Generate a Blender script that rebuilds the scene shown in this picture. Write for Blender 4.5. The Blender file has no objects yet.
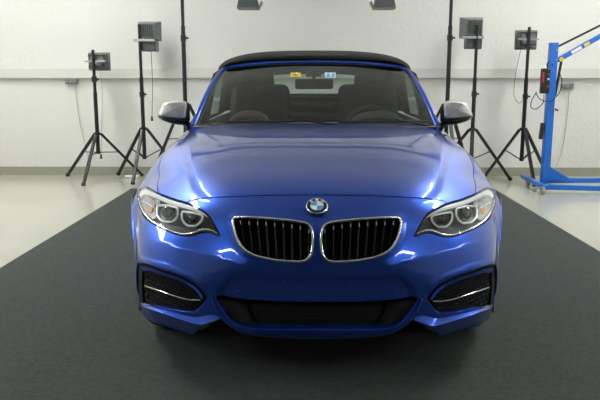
import bpy, bmesh, math, random
import numpy as np
from mathutils import Vector, Matrix
from mathutils.geometry import delaunay_2d_cdt
random.seed(4)
R = math.radians
S = bpy.context.scene
COL = S.collection

# ------------------------------------------------------------------ camera, world, exposure, lights
F = 665.0
CAM = np.array([-.026, -2.42, 1.21])
PA = math.atan(120/F)
PB = math.atan(10.5/F*math.cos(PA))
FW = np.array([-math.sin(PB)*math.cos(PA), math.cos(PB)*math.cos(PA), -math.sin(PA)])
RT = np.array([math.cos(PB), math.sin(PB), 0.0])
UP = np.cross(RT, FW)
cd = bpy.data.cameras.new('camera'); cam = bpy.data.objects.new('camera', cd); COL.objects.link(cam)
cd.sensor_width = 36; cd.lens = F/600*36; cd.clip_start = .05
cam.matrix_world = Matrix(((RT[0], UP[0], -FW[0], CAM[0]), (RT[1], UP[1], -FW[1], CAM[1]), (RT[2], UP[2], -FW[2], CAM[2]), (0, 0, 0, 1)))
S.camera = cam
W = bpy.data.worlds.new('world'); S.world = W; W.use_nodes = True
W.node_tree.nodes['Background'].inputs[0].default_value = (.8, .85, .9, 1)
W.node_tree.nodes['Background'].inputs[1].default_value = .02
S.view_settings.view_transform = 'Standard'; S.view_settings.look = 'None'
S.view_settings.exposure = 0; S.view_settings.gamma = 1
LAMP_BACK = 90.0      # emission of the fluorescent panels over the rear of the bay
LAMP_FRONT = 40.0
WINDOW = 20.0          # daylight in the side wall windows      # the ones over the camera end

def at(px, py, y):
    d = FW + RT*((px-300)/F) - UP*((py-200)/F); t = (y-CAM[1])/d[1]; p = CAM + d*t
    return Vector((float(p[0]), float(p[1]), float(p[2])))
def proj(X, Y, Z):
    dx, dy, dz = X-CAM[0], Y-CAM[1], Z-CAM[2]
    k = dx*FW[0]+dy*FW[1]+dz*FW[2]
    return (300+F*(dx*RT[0]+dy*RT[1]+dz*RT[2])/k, 200-F*(dx*UP[0]+dy*UP[1]+dz*UP[2])/k)

# ------------------------------------------------------------------ materials
def mat(name, col, rough=.5, metal=0, coat=0, emis=None, es=0, spec=None, trans=0, bump=None, noise=None, alpha=None):
    m = bpy.data.materials.new(name); m.use_nodes = True; nt = m.node_tree; b = nt.nodes['Principled BSDF']
    b.inputs['Base Color'].default_value = (*col, 1); b.inputs['Roughness'].default_value = rough
    b.inputs['Metallic'].default_value = metal; b.inputs['Coat Weight'].default_value = coat; b.inputs['Coat Roughness'].default_value = .03
    if spec is not None: b.inputs['Specular IOR Level'].default_value = spec
    if trans: b.inputs['Transmission Weight'].default_value = trans
    if emis: b.inputs['Emission Color'].default_value = (*emis, 1); b.inputs['Emission Strength'].default_value = es
    tc = nt.nodes.new('ShaderNodeTexCoord')
    if noise:   # (scale, colour b, lo, hi)
        n = nt.nodes.new('ShaderNodeTexNoise'); n.inputs['Scale'].default_value = noise[0]; n.inputs['Detail'].default_value = 6
        r = nt.nodes.new('ShaderNodeValToRGB'); r.color_ramp.elements[0].position = noise[2]; r.color_ramp.elements[1].position = noise[3]
        r.color_ramp.elements[0].color = (*noise[1], 1); r.color_ramp.elements[1].color = (*col, 1)
        nt.links.new(tc.outputs['Object'], n.inputs['Vector']); nt.links.new(n.outputs['Fac'], r.inputs[0]); nt.links.new(r.outputs[0], b.inputs['Base Color'])
    if bump:    # (scale, strength, distance)
        n = nt.nodes.new('ShaderNodeTexNoise'); n.inputs['Scale'].default_value = bump[0]; n.inputs['Detail'].default_value = 4
        k = nt.nodes.new('ShaderNodeBump'); k.inputs['Strength'].default_value = bump[1]; k.inputs['Distance'].default_value = bump[2]
        nt.links.new(tc.outputs['Object'], n.inputs['Vector']); nt.links.new(n.outputs['Fac'], k.inputs['Height']); nt.links.new(k.outputs[0], b.inputs['Normal'])
    return m
def glass_mat(name, tint, refl_tint=(1, 1, 1), ior=1.5):
    m = bpy.data.materials.new(name); m.use_nodes = True; nt = m.node_tree; nt.nodes.clear()
    o = nt.nodes.new('ShaderNodeOutputMaterial'); mx = nt.nodes.new('ShaderNodeMixShader'); t = nt.nodes.new('ShaderNodeBsdfTransparent'); g = nt.nodes.new('ShaderNodeBsdfGlossy')
    lw = nt.nodes.new('ShaderNodeLayerWeight'); lw.inputs[0].default_value = .5
    pw = nt.nodes.new('ShaderNodeMath'); pw.operation = 'POWER'; pw.inputs[1].default_value = 5
    fr = nt.nodes.new('ShaderNodeMath'); fr.operation = 'MULTIPLY_ADD'; fr.inputs[1].default_value = .93; fr.inputs[2].default_value = .06
    nt.links.new(lw.outputs['Facing'], pw.inputs[0]); nt.links.new(pw.outputs[0], fr.inputs[0])
    t.inputs[0].default_value = (*tint, 1); g.inputs[0].default_value = (*refl_tint, 1); g.inputs['Roughness'].default_value = .015
    nt.links.new(fr.outputs[0], mx.inputs[0]); nt.links.new(t.outputs[0], mx.inputs[1]); nt.links.new(g.outputs[0], mx.inputs[2]); nt.links.new(mx.outputs[0], o.inputs[0])
    return m
M = dict(
    paint=mat('estoril_blue_paint', (.015, .078, .50), .31, .85, 1.0, spec=.5),
    cap=mat('silver_mirror_paint', (.72, .72, .69), .40, .5, .4),
    black=mat('black_plastic', (.012, .012, .013), .45),
    gloss=mat('gloss_black', (.008, .008, .01), .12, coat=.5),
    cavity=mat('dark_cavity', (.006, .006, .007), .8),
    mesh=mat('grille_mesh', (.005, .005, .006), .7),
    chrome=mat('chrome', (.78, .79, .8), .12, 1),
    satin=mat('satin_silver', (.52, .53, .52), .22, 1),
    ring=mat('white_light_guide_and_tip_glint', (.85, .87, .88), .3, .1),
    brow=mat('frosted_white_light_bar', (.95, .96, .97), .3, 0),
    lens=mat('projector_lens', (.03, .035, .04), .03, 0, 1),
    amber=mat('amber_reflector', (.8, .28, .03), .25),
    bowl=mat('headlamp_bowl', (.03, .032, .035), .3, .6),
    bowlsilver=mat('headlamp_silver_bowl', (.52, .52, .52), .25, .85),
    glass=glass_mat('windscreen_glass', (.50, .56, .52)),
    sglass=glass_mat('side_glass', (.62, .70, .66)),
    rglass=glass_mat('rear_glass', (.93, 1.0, .95)),
    lglass=glass_mat('lamp_glass', (.93, .95, .96)),
    fabric=mat('black_soft_top_fabric', (.012, .012, .013), .9, bump=(900, .4, .001)),
    rubber=mat('tyre_rubber', (.015, .015, .016), .75),
    rim=mat('alloy_rim', (.3, .31, .32), .3, .9),
    leather=mat('black_leather', (.009, .009, .009), .7),
    brown=mat('brown_leather', (.09, .05, .033), .5),
    dash=mat('dash_plastic', (.035, .035, .036), .55),
    greytrim=mat('grey_trim', (.10, .105, .10), .6),
    steel=mat('stand_black_steel', (.011, .011, .012), .42),
    lampgrey=mat('grey_cast_housing', (.23, .25, .245), .5, .2, noise=(30, (.17, .19, .185), .35, .7)),
    lampdark=mat('dark_grey_housing', (.09, .1, .1), .5, .2),
    alu=mat('bare_aluminium', (.36, .37, .37), .4, .8),
    liftblue=mat('lift_blue_enamel', (.008, .145, .60), .35, 0, .3),
    yellow=mat('yellow_sticker', (.75, .62, .03), .5),
    white=mat('white_plastic', (.85, .86, .86), .45),
    red=mat('red_plastic', (.6, .03, .03), .4),
    skyblue=mat('roundel_blue', (.05, .36, .8), .3),
    badgeblack=mat('badge_black', (.012, .012, .016), .25),
    green=mat('green_sticker', (.18, .5, .08), .5),
    cyan=mat('cyan_sticker', (.1, .45, .75), .5),
    cable=mat('black_cable', (.012, .012, .012), .5),
    greycable=mat('grey_cable', (.35, .36, .35), .6),
    outlet=mat('outlet_grey', (.25, .28, .31), .5),
    caster=mat('caster_grey', (.33, .34, .34), .5),
    taillamp=mat('tail_lamp_red', (.4, .01, .01), .15, coat=1),
    trunk=mat('cable_trunking_white', (.69, .69, .65), .5),
    slat=mat('grille_slat_black', (.004, .004, .005), .45, spec=.2),
    brown2=mat('tan_leather', (.15, .085, .055), .5),
)

# ------------------------------------------------------------------ object helpers
def link(name, me, m=None, parent=None):
    o = bpy.data.objects.new(name, me); COL.objects.link(o)
    if m is not None: me.materials.append(m)
    if parent is not None:
        o.parent = parent
        if parent.type == 'EMPTY' and parent.get('_inv'):
            o.matrix_parent_inverse = Matrix.Translation(-parent.location)
    return o
def tag(o, label=None, cat=None, group=None, kind=None):
    if label: o['label'] = label
    if cat: o['category'] = cat
    if group: o['group'] = group
    if kind: o['kind'] = kind
    return o
def empty(name, loc, inv=False):
    o = bpy.data.objects.new(name, None); COL.objects.link(o); o.location = loc; o.empty_display_size = .1
    if inv: o['_inv'] = 1
    return o
class MB:
    def __init__(s): s.v = []; s.f = []
    def add(s, v, f):
        n = len(s.v); s.v += [tuple(p) for p in v]; s.f += [[i+n for i in q] for q in f]; return s
    def box(s, c, d, rot=None, taper=1):
        hx, hy, hz = d[0]/2, d[1]/2, d[2]/2
        P = [Vector((x*hx*(taper if z > 0 else 1), y*hy*(taper if z > 0 else 1), z*hz)) for z in (-1, 1) for x, y in ((-1, -1), (1, -1), (1, 1), (-1, 1))]
        if rot is not None: P = [rot @ p for p in P]
        c = Vector(c)
        return s.add([p+c for p in P], [[3, 2, 1, 0], [4, 5, 6, 7], [0, 1, 5, 4], [1, 2, 6, 5], [2, 3, 7, 6], [3, 0, 4, 7]])
    def bar(s, a, b, w, h=None, up=(0, 0, 1)):
        a, b = Vector(a), Vector(b); d = (b-a); L = d.length; z = d.normalized(); u = Vector(up)
        x = u.cross(z)
        if x.length < 1e-4: x = Vector((1, 0, 0)).cross(z)
        x.normalize(); y = z.cross(x)
        return s.box((a+b)/2, (w, h or w, L), Matrix((x, y, z)).transposed())
    def tube(s, pts, r, n=10, closed=False, flat=1.0):
        pts = [Vector(p) for p in pts]; N = len(pts); rs = r if isinstance(r, (list, tuple)) else [r]*N
        rings = []; prev = None
        for i, p in enumerate(pts):
            if closed: t = pts[(i+1) % N]-pts[i-1]
            else: t = pts[min(i+1, N-1)]-pts[max(i-1, 0)]
            t.normalize()
            if prev is None:
                a = Vector((0, 0, 1)) if abs(t.z) < .9 else Vector((1, 0, 0))
                nrm = (a-t*a.dot(t)).normalized()
            else: nrm = (prev-t*prev.dot(t)).normalized()
            prev = nrm; bn = t.cross(nrm)
            rings.append([p+(nrm*math.cos(2*math.pi*k/n)+bn*math.sin(2*math.pi*k/n)*flat)*rs[i] for k in range(n)])
        v = [q for g in rings for q in g]; f = []
        M_ = N if closed else N-1
        for i in range(M_):
            j = (i+1) % N
            for k in range(n): f.append([i*n+k, i*n+(k+1) % n, j*n+(k+1) % n, j*n+k])
        if not closed: f.append(list(range(n))[::-1]); f.append([(N-1)*n+k for k in range(n)])
        return s.add(v, f)
    def cyl(s, a, b, r, n=20, r2=None): return s.tube([a, b], [r, r if r2 is None else r2], n)
    def lathe(s, prof, c, ax='z', n=32, cap=True):   # prof: (r, h)
        v = []; f = []; c = Vector(c)
        for r_, h in prof:
            for k in range(n):
                a = 2*math.pi*k/n; q = (r_*math.cos(a), r_*math.sin(a), h)
                if ax == 'y': q = (q[0], h, q[1])
                if ax == 'x': q = (h, q[0], q[1])
                v.append(c+Vector(q))
        for i in range(len(prof)-1):
            for k in range(n): f.append([i*n+k, i*n+(k+1) % n, (i+1)*n+(k+1) % n, (i+1)*n+k])
        if cap and prof[0][0] > 1e-5: f.append(list(range(n))[::-1])
        if cap and prof[-1][0] > 1e-5: f.append([(len(prof)-1)*n+k for k in range(n)])
        return s.add(v, f)
    def grid(s, rows, closed=False):
        n = len(rows[0]); v = [p for r_ in rows for p in r_]; f = []
        for i in range(len(rows)-1):
            for k in range(n if closed else n-1): f.append([i*n+k, i*n+(k+1) % n, (i+1)*n+(k+1) % n, (i+1)*n+k])
        return s.add(v, f)
    def build(s, name, m, parent=None, smooth=True, bevel=0, sub=0, angle=40, solid=0, seg=2):
        me = bpy.data.meshes.new(name); me.from_pydata([tuple(p) for p in s.v], [], s.f)
        bm = bmesh.new(); bm.from_mesh(me); bmesh.ops.remove_doubles(bm, verts=bm.verts, dist=1e-5); bmesh.ops.recalc_face_normals(bm, faces=bm.faces)
        if smooth:
            for f_ in bm.faces: f_.smooth = True
            for e in bm.edges:
                if len(e.link_faces) == 2 and e.calc_face_angle(0) > R(angle): e.smooth = False
        bm.to_mesh(me); bm.free()
        o = link(name, me, m, parent)
        if solid: k = o.modifiers.new('s', 'SOLIDIFY'); k.thickness = solid; k.offset = 0
        if sub: k = o.modifiers.new('u', 'SUBSURF'); k.levels = sub; k.render_levels = sub
        if bevel: k = o.modifiers.new('b', 'BEVEL'); k.width = bevel; k.segments = seg; k.limit_method = 'ANGLE'; k.angle_limit = R(35)
        return o
def cr(pts, n=6, closed=False):
    """Catmull-Rom resample"""
    P_ = [np.array(p, float) for p in pts]; N = len(P_); out = []
    for i in range(N if closed else N-1):
        g = (lambda k: P_[k % N]) if closed else (lambda k: P_[min(max(k, 0), N-1)])
        a, b, c, d = g(i-1), g(i), g(i+1), g(i+2)
        for k in range(n):
            t = k/n; out.append(.5*((2*b)+(c-a)*t+(2*a-5*b+4*c-d)*t*t+(-a+3*b-3*c+d)*t**3))
    if not closed: out.append(P_[-1])
    return out
def text_mesh(txt, size):
    c = bpy.data.curves.new('t', 'FONT'); c.body = txt; c.size = size; c.extrude = .0004; c.align_x = 'CENTER'; c.align_y = 'CENTER'; c.offset = size*.02
    o = bpy.data.objects.new('t', c); COL.objects.link(o); bpy.context.view_layer.update()
    me = bpy.data.meshes.new_from_object(o.evaluated_get(bpy.context.evaluated_depsgraph_get())); bpy.data.objects.remove(o)
    return me

# ================================================================== THE SETTING
YW = 6.06; XW = 5.2; YB = -5.5; HC = 3.9
def wallmat():
    m = bpy.data.materials.new('painted_wall'); m.use_nodes = True; nt = m.node_tree; b = nt.nodes['Principled BSDF']
    tc = nt.nodes.new('ShaderNodeTexCoord'); mp = nt.nodes.new('ShaderNodeMapping'); mp.inputs['Rotation'].default_value = (R(90), 0, 0)
    br = nt.nodes.new('ShaderNodeTexBrick'); br.inputs['Scale'].default_value = 1; br.inputs['Mortar Size'].default_value = .006
    br.inputs['Brick Width'].default_value = .5; br.inputs['Row Height'].default_value = .25; br.inputs['Mortar Smooth'].default_value = 1
    br.inputs['Color1'].default_value = (.755, .755, .725, 1); br.inputs['Color2'].default_value = (.745, .745, .712, 1); br.inputs['Mortar'].default_value = (.735, .735, .70, 1)
    n = nt.nodes.new('ShaderNodeTexNoise'); n.inputs['Scale'].default_value = 22; n.inputs['Detail'].default_value = 6
    k = nt.nodes.new('ShaderNodeBump'); k.inputs['Strength'].default_value = .5; k.inputs['Distance'].default_value = .012
    nt.links.new(tc.outputs['Object'], mp.inputs[0]); nt.links.new(mp.outputs[0], br.inputs[0]); nt.links.new(br.outputs[0], b.inputs['Base Color'])
    nt.links.new(tc.outputs['Object'], n.inputs['Vector']); nt.links.new(n.outputs['Fac'], k.inputs['Height']); nt.links.new(k.outputs[0], b.inputs['Normal'])
    b.inputs['Roughness'].default_value = .6
    return m
MW = wallmat()
MF = mat('grey_sealed_concrete', (.50, .50, .42), .16, noise=(1.3, (.46, .46, .385), .3, .75), bump=(3, .06, .02), spec=.5)
MC = mat('charcoal_carpet', (.092, .100, .095), .95, noise=(60, (.066, .073, .069), .3, .7), bump=(260, .8, .004), spec=.1)
def struct(name, mb, m, bevel=0):
    o = mb.build(name, m, None, bevel=bevel, smooth=False); o['kind'] = 'structure'; return o
struct('floor', MB().box((0, (YW+YB)/2, -.05), (2*XW, YW-YB, .1)), MF)
struct('wall_back', MB().box((0, YW+.1, HC/2), (2*XW+.4, .2, HC)), MW)
struct('wall_front', MB().box((0, YB-.1, HC/2), (2*XW+.4, .2, HC)), mat('far_wall', (.04, .042, .045), .7))
MSW = mat('side_wall_paint', (.72, .72, .68), .7)
struct('wall_left', MB().box((-XW-.1, (YW+YB)/2, HC/2), (.2, YW-YB, HC)), MSW)
struct('wall_right', MB().box((XW+.1, (YW+YB)/2, HC/2), (.2, YW-YB, HC)), MSW)
struct('ceiling', MB().box((0, (YW+YB)/2, HC+.05), (2*XW+.4, YW-YB+.4, .1)), mat('ceiling_paint', (.80, .80, .79), .8))
struct('baseboard_back', MB().box((0, YW-.004, .055), (2*XW, .008, .11)), mat('skirting_paint', (.33, .335, .26), .5))
struct('trim_1', MB().box((0, YW-.03, at(50, 73.3, YW-.03).z), (2*XW, .06, .125)), M['trunk'], bevel=.006)
cp = MB().box((0, (YB+.4+4.95)/2, .004), (4.08, 4.95-YB-.4, .008)).build('carpet', MC, None, smooth=False)
tag(cp, 'large charcoal grey carpet runner under the blue car', 'carpet')

MWN = mat('daylit_window', (.8, .8, .8), .4, emis=(.93, .97, 1), es=WINDOW)
for k_, (sx, y0, y1, z0, z1) in enumerate(((-1, -1.2, 1.8, 1.98, 2.36), (1, -2.6, .2, 2.35, 2.62)), 1):
    f_ = MB(); xw = sx*(XW-.01)
    for yy in (y0, (y0+y1)/2, y1): f_.box((xw, yy, (z0+z1)/2), (.06, .06, z1-z0+.06))
    for zz in (z0, z1): f_.box((xw, (y0+y1)/2, zz), (.06, y1-y0+.06, .06))
    w_ = struct('window_%d' % k_, f_, M['white'])
    MB().box((sx*(XW-.006), (y0+y1)/2, (z0+z1)/2), (.012, y1-y0, z1-z0)).build('window_pane', MWN, w_, smooth=False)
struct('trim_2', MB().cyl((-XW+.1, YW-.06, 3.3), (XW-.1, YW-.06, 3.3), .035, 12), mat('blue_pipe', (.03, .05, .2), .4))
em = {}
def ceiling_lamp(x, y, st, ln=1.5, wd=.17, along='y'):
    k = round(st, 2)
    if k not in em: em[k] = mat('fluorescent_diffuser', (.8, .8, .8), .5, emis=(1, 1, .965), es=st)
    t = empty('ceiling_light', (x, y, HC))
    d = (wd, ln) if along == 'y' else (ln, wd)
    MB().box((0, 0, -.045), (d[0]+.03, d[1]+.03, .07)).build('light_housing', M['white'], t, smooth=False)
    MB().box((0, 0, -.085), (d[0], d[1], .012)).build('diffuser', em[k], t, smooth=False)
    return t
nm = {-3.3: 'left', 3.3: 'right'}
for x in (-3.3, 3.3):
    for y, st in ((4.1, LAMP_BACK), (2.1, LAMP_BACK), (-3.6, LAMP_FRONT)):
        tag(ceiling_lamp(x, y, st), 'long white fluorescent ceiling light in the %s row above the hall' % nm[x], 'ceiling light', 'ceiling lights')

# ================================================================== THE CAR BODY SURFACE
G = [  # rows (bottom of bumper -> over the hood -> cabin -> boot -> tail), columns centre -> wheel arch / sill
 [(0,.05,.205),(.2,.055,.20),(.4,.09,.19),(.55,.15,.175),(.645,.21,.16),(.695,.268,.155),(.733,.322,.155),(.757,.38,.16),(.77,.43,.165)],
 [(0,.005,.27),(.2,.012,.27),(.4,.05,.26),(.56,.115,.255),(.665,.185,.25),(.72,.255,.25),(.757,.32,.25),(.780,.38,.25),(.79,.42,.255)],
 [(0,-.01,.38),(.2,.00,.38),(.4,.04,.38),(.57,.11,.38),(.675,.19,.38),(.74,.275,.375),(.776,.34,.37),(.798,.39,.365),(.806,.41,.36)],
 [(0,-.01,.50),(.2,.00,.50),(.4,.042,.50),(.57,.118,.50),(.682,.205,.495),(.748,.293,.49),(.788,.365,.485),(.809,.42,.475),(.816,.43,.455)],
 [(0,.02,.60),(.2,.03,.60),(.4,.078,.60),(.565,.158,.60),(.683,.258,.595),(.752,.35,.59),(.797,.43,.585),(.824,.48,.57),(.835,.475,.545)],
 [(0,.062,.70),(.2,.072,.697),(.395,.12,.69),(.55,.205,.682),(.668,.318,.675),(.748,.422,.667),(.803,.51,.655),(.839,.555,.635),(.855,.545,.605)],
 [(0,.13,.768),(.2,.142,.765),(.385,.19,.754),(.53,.285,.738),(.65,.405,.725),(.742,.515,.711),(.808,.605,.695),(.853,.64,.67),(.873,.62,.64)],
 [(0,.35,.842),(.2,.36,.838),(.38,.395,.826),(.52,.475,.808),(.63,.575,.788),(.725,.665,.764),(.803,.735,.735),(.858,.74,.695),(.887,.70,.662)],
 [(0,.70,.907),(.2,.705,.903),(.385,.72,.892),(.53,.755,.873),(.64,.80,.850),(.735,.84,.815),(.815,.86,.775),(.863,.845,.72),(.896,.80,.670)],
 [(0,1.0,.943),(.2,1.0,.940),(.395,1.005,.931),(.545,1.015,.915),(.66,1.02,.892),(.745,1.02,.855),(.818,.995,.808),(.867,.945,.735),(.899,.89,.655)],
 [(0,1.28,.962),(.2,1.28,.960),(.40,1.28,.952),(.56,1.275,.940),(.675,1.26,.918),(.752,1.22,.882),(.814,1.15,.830),(.867,1.06,.73),(.897,.98,.605)],
 [(0,1.44,.968),(.2,1.44,.966),(.41,1.45,.960),(.57,1.46,.95),(.688,1.46,.932),(.757,1.43,.903),(.811,1.34,.842),(.869,1.2,.70),(.893,1.07,.52)],
 [(0,1.6,.97),(.2,1.6,.969),(.41,1.6,.965),(.575,1.6,.957),(.695,1.6,.942),(.76,1.58,.915),(.816,1.48,.845),(.873,1.32,.64),(.886,1.125,.38)],
 [(0,1.8,.97),(.2,1.8,.97),(.41,1.8,.966),(.58,1.8,.96),(.70,1.8,.948),(.762,1.78,.92),(.822,1.66,.845),(.880,1.46,.58),(.875,1.15,.20)],
 [(0,2.15,.97),(.2,2.15,.97),(.41,2.15,.966),(.58,2.15,.96),(.70,2.15,.948),(.762,2.15,.923),(.830,2.1,.84),(.886,2.0,.56),(.875,1.85,.20)],
 [(0,2.6,.97),(.2,2.6,.97),(.41,2.6,.966),(.58,2.6,.96),(.70,2.6,.948),(.762,2.6,.925),(.835,2.6,.84),(.888,2.55,.57),(.876,2.5,.20)],
 [(0,3.0,.97),(.2,3.0,.97),(.41,3.0,.966),(.58,3.0,.96),(.695,3.0,.95),(.757,3.0,.93),(.835,2.97,.85),(.888,2.88,.60),(.88,3.08,.25)],
 [(0,3.3,.98),(.2,3.3,.98),(.41,3.3,.976),(.57,3.3,.968),(.685,3.3,.955),(.747,3.28,.93),(.83,3.22,.86),(.888,3.12,.68),(.895,3.12,.46)],
 [(0,3.6,.985),(.2,3.6,.985),(.4,3.6,.98),(.55,3.6,.97),(.665,3.6,.955),(.73,3.55,.93),(.82,3.47,.86),(.888,3.40,.76),(.902,3.38,.68)],
 [(0,3.9,.985),(.2,3.9,.985),(.38,3.9,.98),(.52,3.88,.97),(.635,3.86,.953),(.70,3.82,.92),(.805,3.75,.86),(.880,3.67,.76),(.902,3.60,.66)],
 [(0,4.2,.985),(.2,4.2,.983),(.37,4.18,.975),(.50,4.16,.962),(.60,4.12,.943),(.67,4.08,.91),(.78,4.0,.84),(.865,3.9,.70),(.895,3.76,.54)],
 [(0,4.39,.955),(.2,4.385,.953),(.36,4.37,.946),(.49,4.35,.93),(.585,4.32,.91),(.655,4.27,.87),(.755,4.18,.79),(.852,4.02,.62),(.885,3.82,.40)],
 [(0,4.43,.75),(.2,4.425,.75),(.37,4.41,.745),(.51,4.38,.735),(.61,4.34,.72),(.685,4.28,.70),(.77,4.19,.64),(.848,4.05,.46),(.872,3.86,.28)],
 [(0,4.44,.5),(.2,4.435,.5),(.38,4.42,.5),(.53,4.385,.49),(.635,4.33,.48),(.71,4.27,.46),(.785,4.18,.42),(.84,4.05,.32),(.855,3.90,.235)],
 [(0,4.38,.22),(.2,4.375,.22),(.38,4.36,.22),(.52,4.33,.22),(.62,4.28,.22),(.69,4.23,.22),(.76,4.15,.22),(.81,4.04,.21),(.835,3.92,.20)],
]
G = np.array(G, float)
G[3:9, 6:, 0] *= .986; G[2, 6:, 0] *= .993; G[9, 6:, 0] *= .993
nR, nC = G.shape[:2]
UK = np.concatenate([[0], np.cumsum(np.linalg.norm(np.diff(G[1:10], axis=1), axis=2).mean(0))])
VK = np.concatenate([[0], np.cumsum(np.linalg.norm(np.diff(G[:, 0:6], axis=0), axis=2).mean(1))])
def ncs(K, T):
    """matrix of natural cubic spline cardinal functions, knots K at samples T"""
    n = len(K); h = np.diff(K); A = np.eye(n); B = np.zeros((n, n))
    for i in range(1, n-1):
        A[i, i-1:i+2] = [h[i-1], 2*(h[i-1]+h[i]), h[i]]
        B[i, i-1:i+2] = [6/h[i-1], -6/h[i-1]-6/h[i], 6/h[i]]
    M2 = np.linalg.solve(A, B); out = np.zeros((len(T), n))
    for q, t in enumerate(T):
        i = min(max(np.searchsorted(K, t)-1, 0), n-2); a = (K[i+1]-t)/h[i]; b = 1-a
        row = ((a**3-a)*M2[i]+(b**3-b)*M2[i+1])*h[i]**2/6; row[i] += a; row[i+1] += b; out[q] = row
    return out
STEP = .005
US = np.arange(0, UK[-1]+STEP*.5, STEP); US[-1] = UK[-1]
VS = np.arange(0, VK[-1]+STEP*.5, STEP); VS[-1] = VK[-1]
Gm = np.concatenate([G[:, 3:0:-1]*np.array([-1, 1, 1]), G], axis=1); UKm = np.concatenate([-UK[3:0:-1], UK])
L0 = np.einsum('vr,rcx,uc->vux', ncs(VK, VS), Gm, ncs(UKm, US))
def mono(K, A, T):
    """monotone cubic along axis 0: no overshoot where the rows crowd at the wheel arches"""
    h = np.diff(K)[:, None, None]; d = np.diff(A, axis=0)/h; m = np.zeros_like(A)
    a, b = d[:-1], d[1:]; w1 = 2*h[1:]+h[:-1]; w2 = h[1:]+2*h[:-1]
    ok = a*b > 0; m[1:-1] = np.where(ok, (w1+w2)/(w1/np.where(ok, a, 1)+w2/np.where(ok, b, 1)), 0); m[0] = d[0]; m[-1] = d[-1]
    i = np.clip(np.searchsorted(K, T, side='right')-1, 0, len(K)-2); t = ((T-K[i])/np.diff(K)[i])[:, None, None]; hh = np.diff(K)[i][:, None, None]
    return (2*t**3-3*t*t+1)*A[i]+(t**3-2*t*t+t)*hh*m[i]+(3*t*t-2*t**3)*A[i+1]+(t**3-t*t)*hh*m[i+1]
_A = np.einsum('rcx,uc->rux', Gm, ncs(UKm, US)); _L = mono(VK, _A, VS)
_s = lambda x: np.clip(x, 0, 1)**2*(3-2*np.clip(x, 0, 1))
_w = np.maximum(_s((VS-VK[10])/.25)[:, None]*np.ones(len(US)), _s((VS-VK[6])/.15)[:, None]*_s((US-UK[6])/.07)[None])
L0 = L0*(1-_w[..., None])+_L*_w[..., None]
def normals(L):
    du = np.gradient(L, axis=1); dv = np.gradient(L, axis=0)
    n = np.cross(du, dv); n /= np.linalg.norm(n, axis=2, keepdims=True)+1e-12
    return n
N0 = normals(L0)
if N0[60, 5, 1] > 0: N0 = -N0; SG = -1
else: SG = 1
FR = int(np.searchsorted(VS, VK[12]))       # rows that belong to the front
def inverter(L):
    pj = proj(-L[:FR, :, 0], L[:FR, :, 1], L[:FR, :, 2])
    fac = (normals(L)[:FR]*SG)*np.array([-1, 1, 1]); view = np.stack([-L[:FR, :, 0], L[:FR, :, 1], L[:FR, :, 2]], -1)-CAM
    back = (fac*view).sum(-1) > 0
    def inv(px, py):
        d = (pj[0]-px)**2+(pj[1]-py)**2+back*4.0
        j, i = np.unravel_index(np.argmin(d), d.shape)
        i0 = min(max(i, 1), len(US)-2); j0 = min(max(j, 1), FR-2)
        J = np.array([[pj[0][j0, i0+1]-pj[0][j0, i0-1], pj[0][j0+1, i0]-pj[0][j0-1, i0]], [pj[1][j0, i0+1]-pj[1][j0, i0-1], pj[1][j0+1, i0]-pj[1][j0-1, i0]]])/2
        try: s = np.linalg.solve(J, [px-pj[0][j, i], py-pj[1][j, i]])
        except Exception: s = np.zeros(2)
        s = np.clip(s, -1, 1)
        return (float(np.clip(US[i]+s[0]*STEP, 0, UK[-1])), float(VS[j]+s[1]*STEP))
    return inv
inv0 = inverter(L0)
def uvl(inv, pts): return [inv(*p) for p in pts]
UU, VV = np.meshgrid(US, VS)
def dpoly(pl, closed=False):
    d = np.full(UU.shape, 9.0); pl = list(pl)+([pl[0]] if closed else [])
    for (a, b), (c, e) in zip(pl[:-1], pl[1:]):
        w = np.array([c-a, e-b]); l2 = w@w+1e-12; t = np.clip(((UU-a)*w[0]+(VV-b)*w[1])/l2, 0, 1)
        d = np.minimum(d, np.hypot(UU-a-t*w[0], VV-b-t*w[1]))
    return d
def ss(x): x = np.clip(x, 0, 1); return x*x*(3-2*x)
# traced outlines of the headlamp, kidney, intakes (photo pixels, left half of the car)
KID = [(232.3,221),(234,217.3),(239,216.1),(256.6,216.8),(280.4,218.7),(299.4,221),(307.5,223),(311.5,227.5),(313.2,234.5),(313.3,244.8),(311.6,254.5),(307.5,260.3),(302,262.3),(294.6,262.4),(284,261.7),(272.5,260.3),(256.6,256.7),(245.6,251),(238.6,242.5),(234.3,232)]
LAMPO = [(137.9,191.4),(140.5,188.2),(145.8,187.0),(156.3,191.9),(170.3,197.5),(187.8,202.8),(198,207.6),(205.6,212),(211,218.6),(216,227.3),(219.9,235.9),(213,233.8),(206.5,232.4),(200,233.4),(193.5,235.8),(187,236.4),(180,235.6),(165,230.3),(151,222.8),(142.3,214),(138.8,206),(137.4,198)]
OUTI = [(136.8,265.5),(141,263.8),(149,265.2),(162,270.2),(178,275.4),(192,282),(200,288.5),(205.2,295.5),(205.8,298.5),(200.5,306.5),(195,311.2),(191,311.5),(182.5,311),(170,308.6),(157,306),(146,304.6),(139.4,303),(136.2,287)]
CENI = [(317,302),(300,301.9),(280,301.5),(256,300.3),(235,298.2),(217.3,296.2),(218.6,302),(223,310),(229.5,318.5),(237.5,324.9),(247,327.8),(265,329),(290,329.5),(317,329.7)]
kid = uvl(inv0, KID)
crease = uvl(inv0, [(234,214),(222,206),(205,198),(197,190),(192,178),(187,163),(184,148),(186,137),(193,128)])
cv = np.array([c[1] for c in crease]); cu = np.array([c[0] for c in crease]); o_ = np.argsort(cv)
UC = np.interp(VS, cv[o_], cu[o_])[:, None]
D = np.zeros(UU.shape)
vh = inv0(205, 198)[1]; vk = inv0(234, 214)[1]; ve = cv.max()
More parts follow.
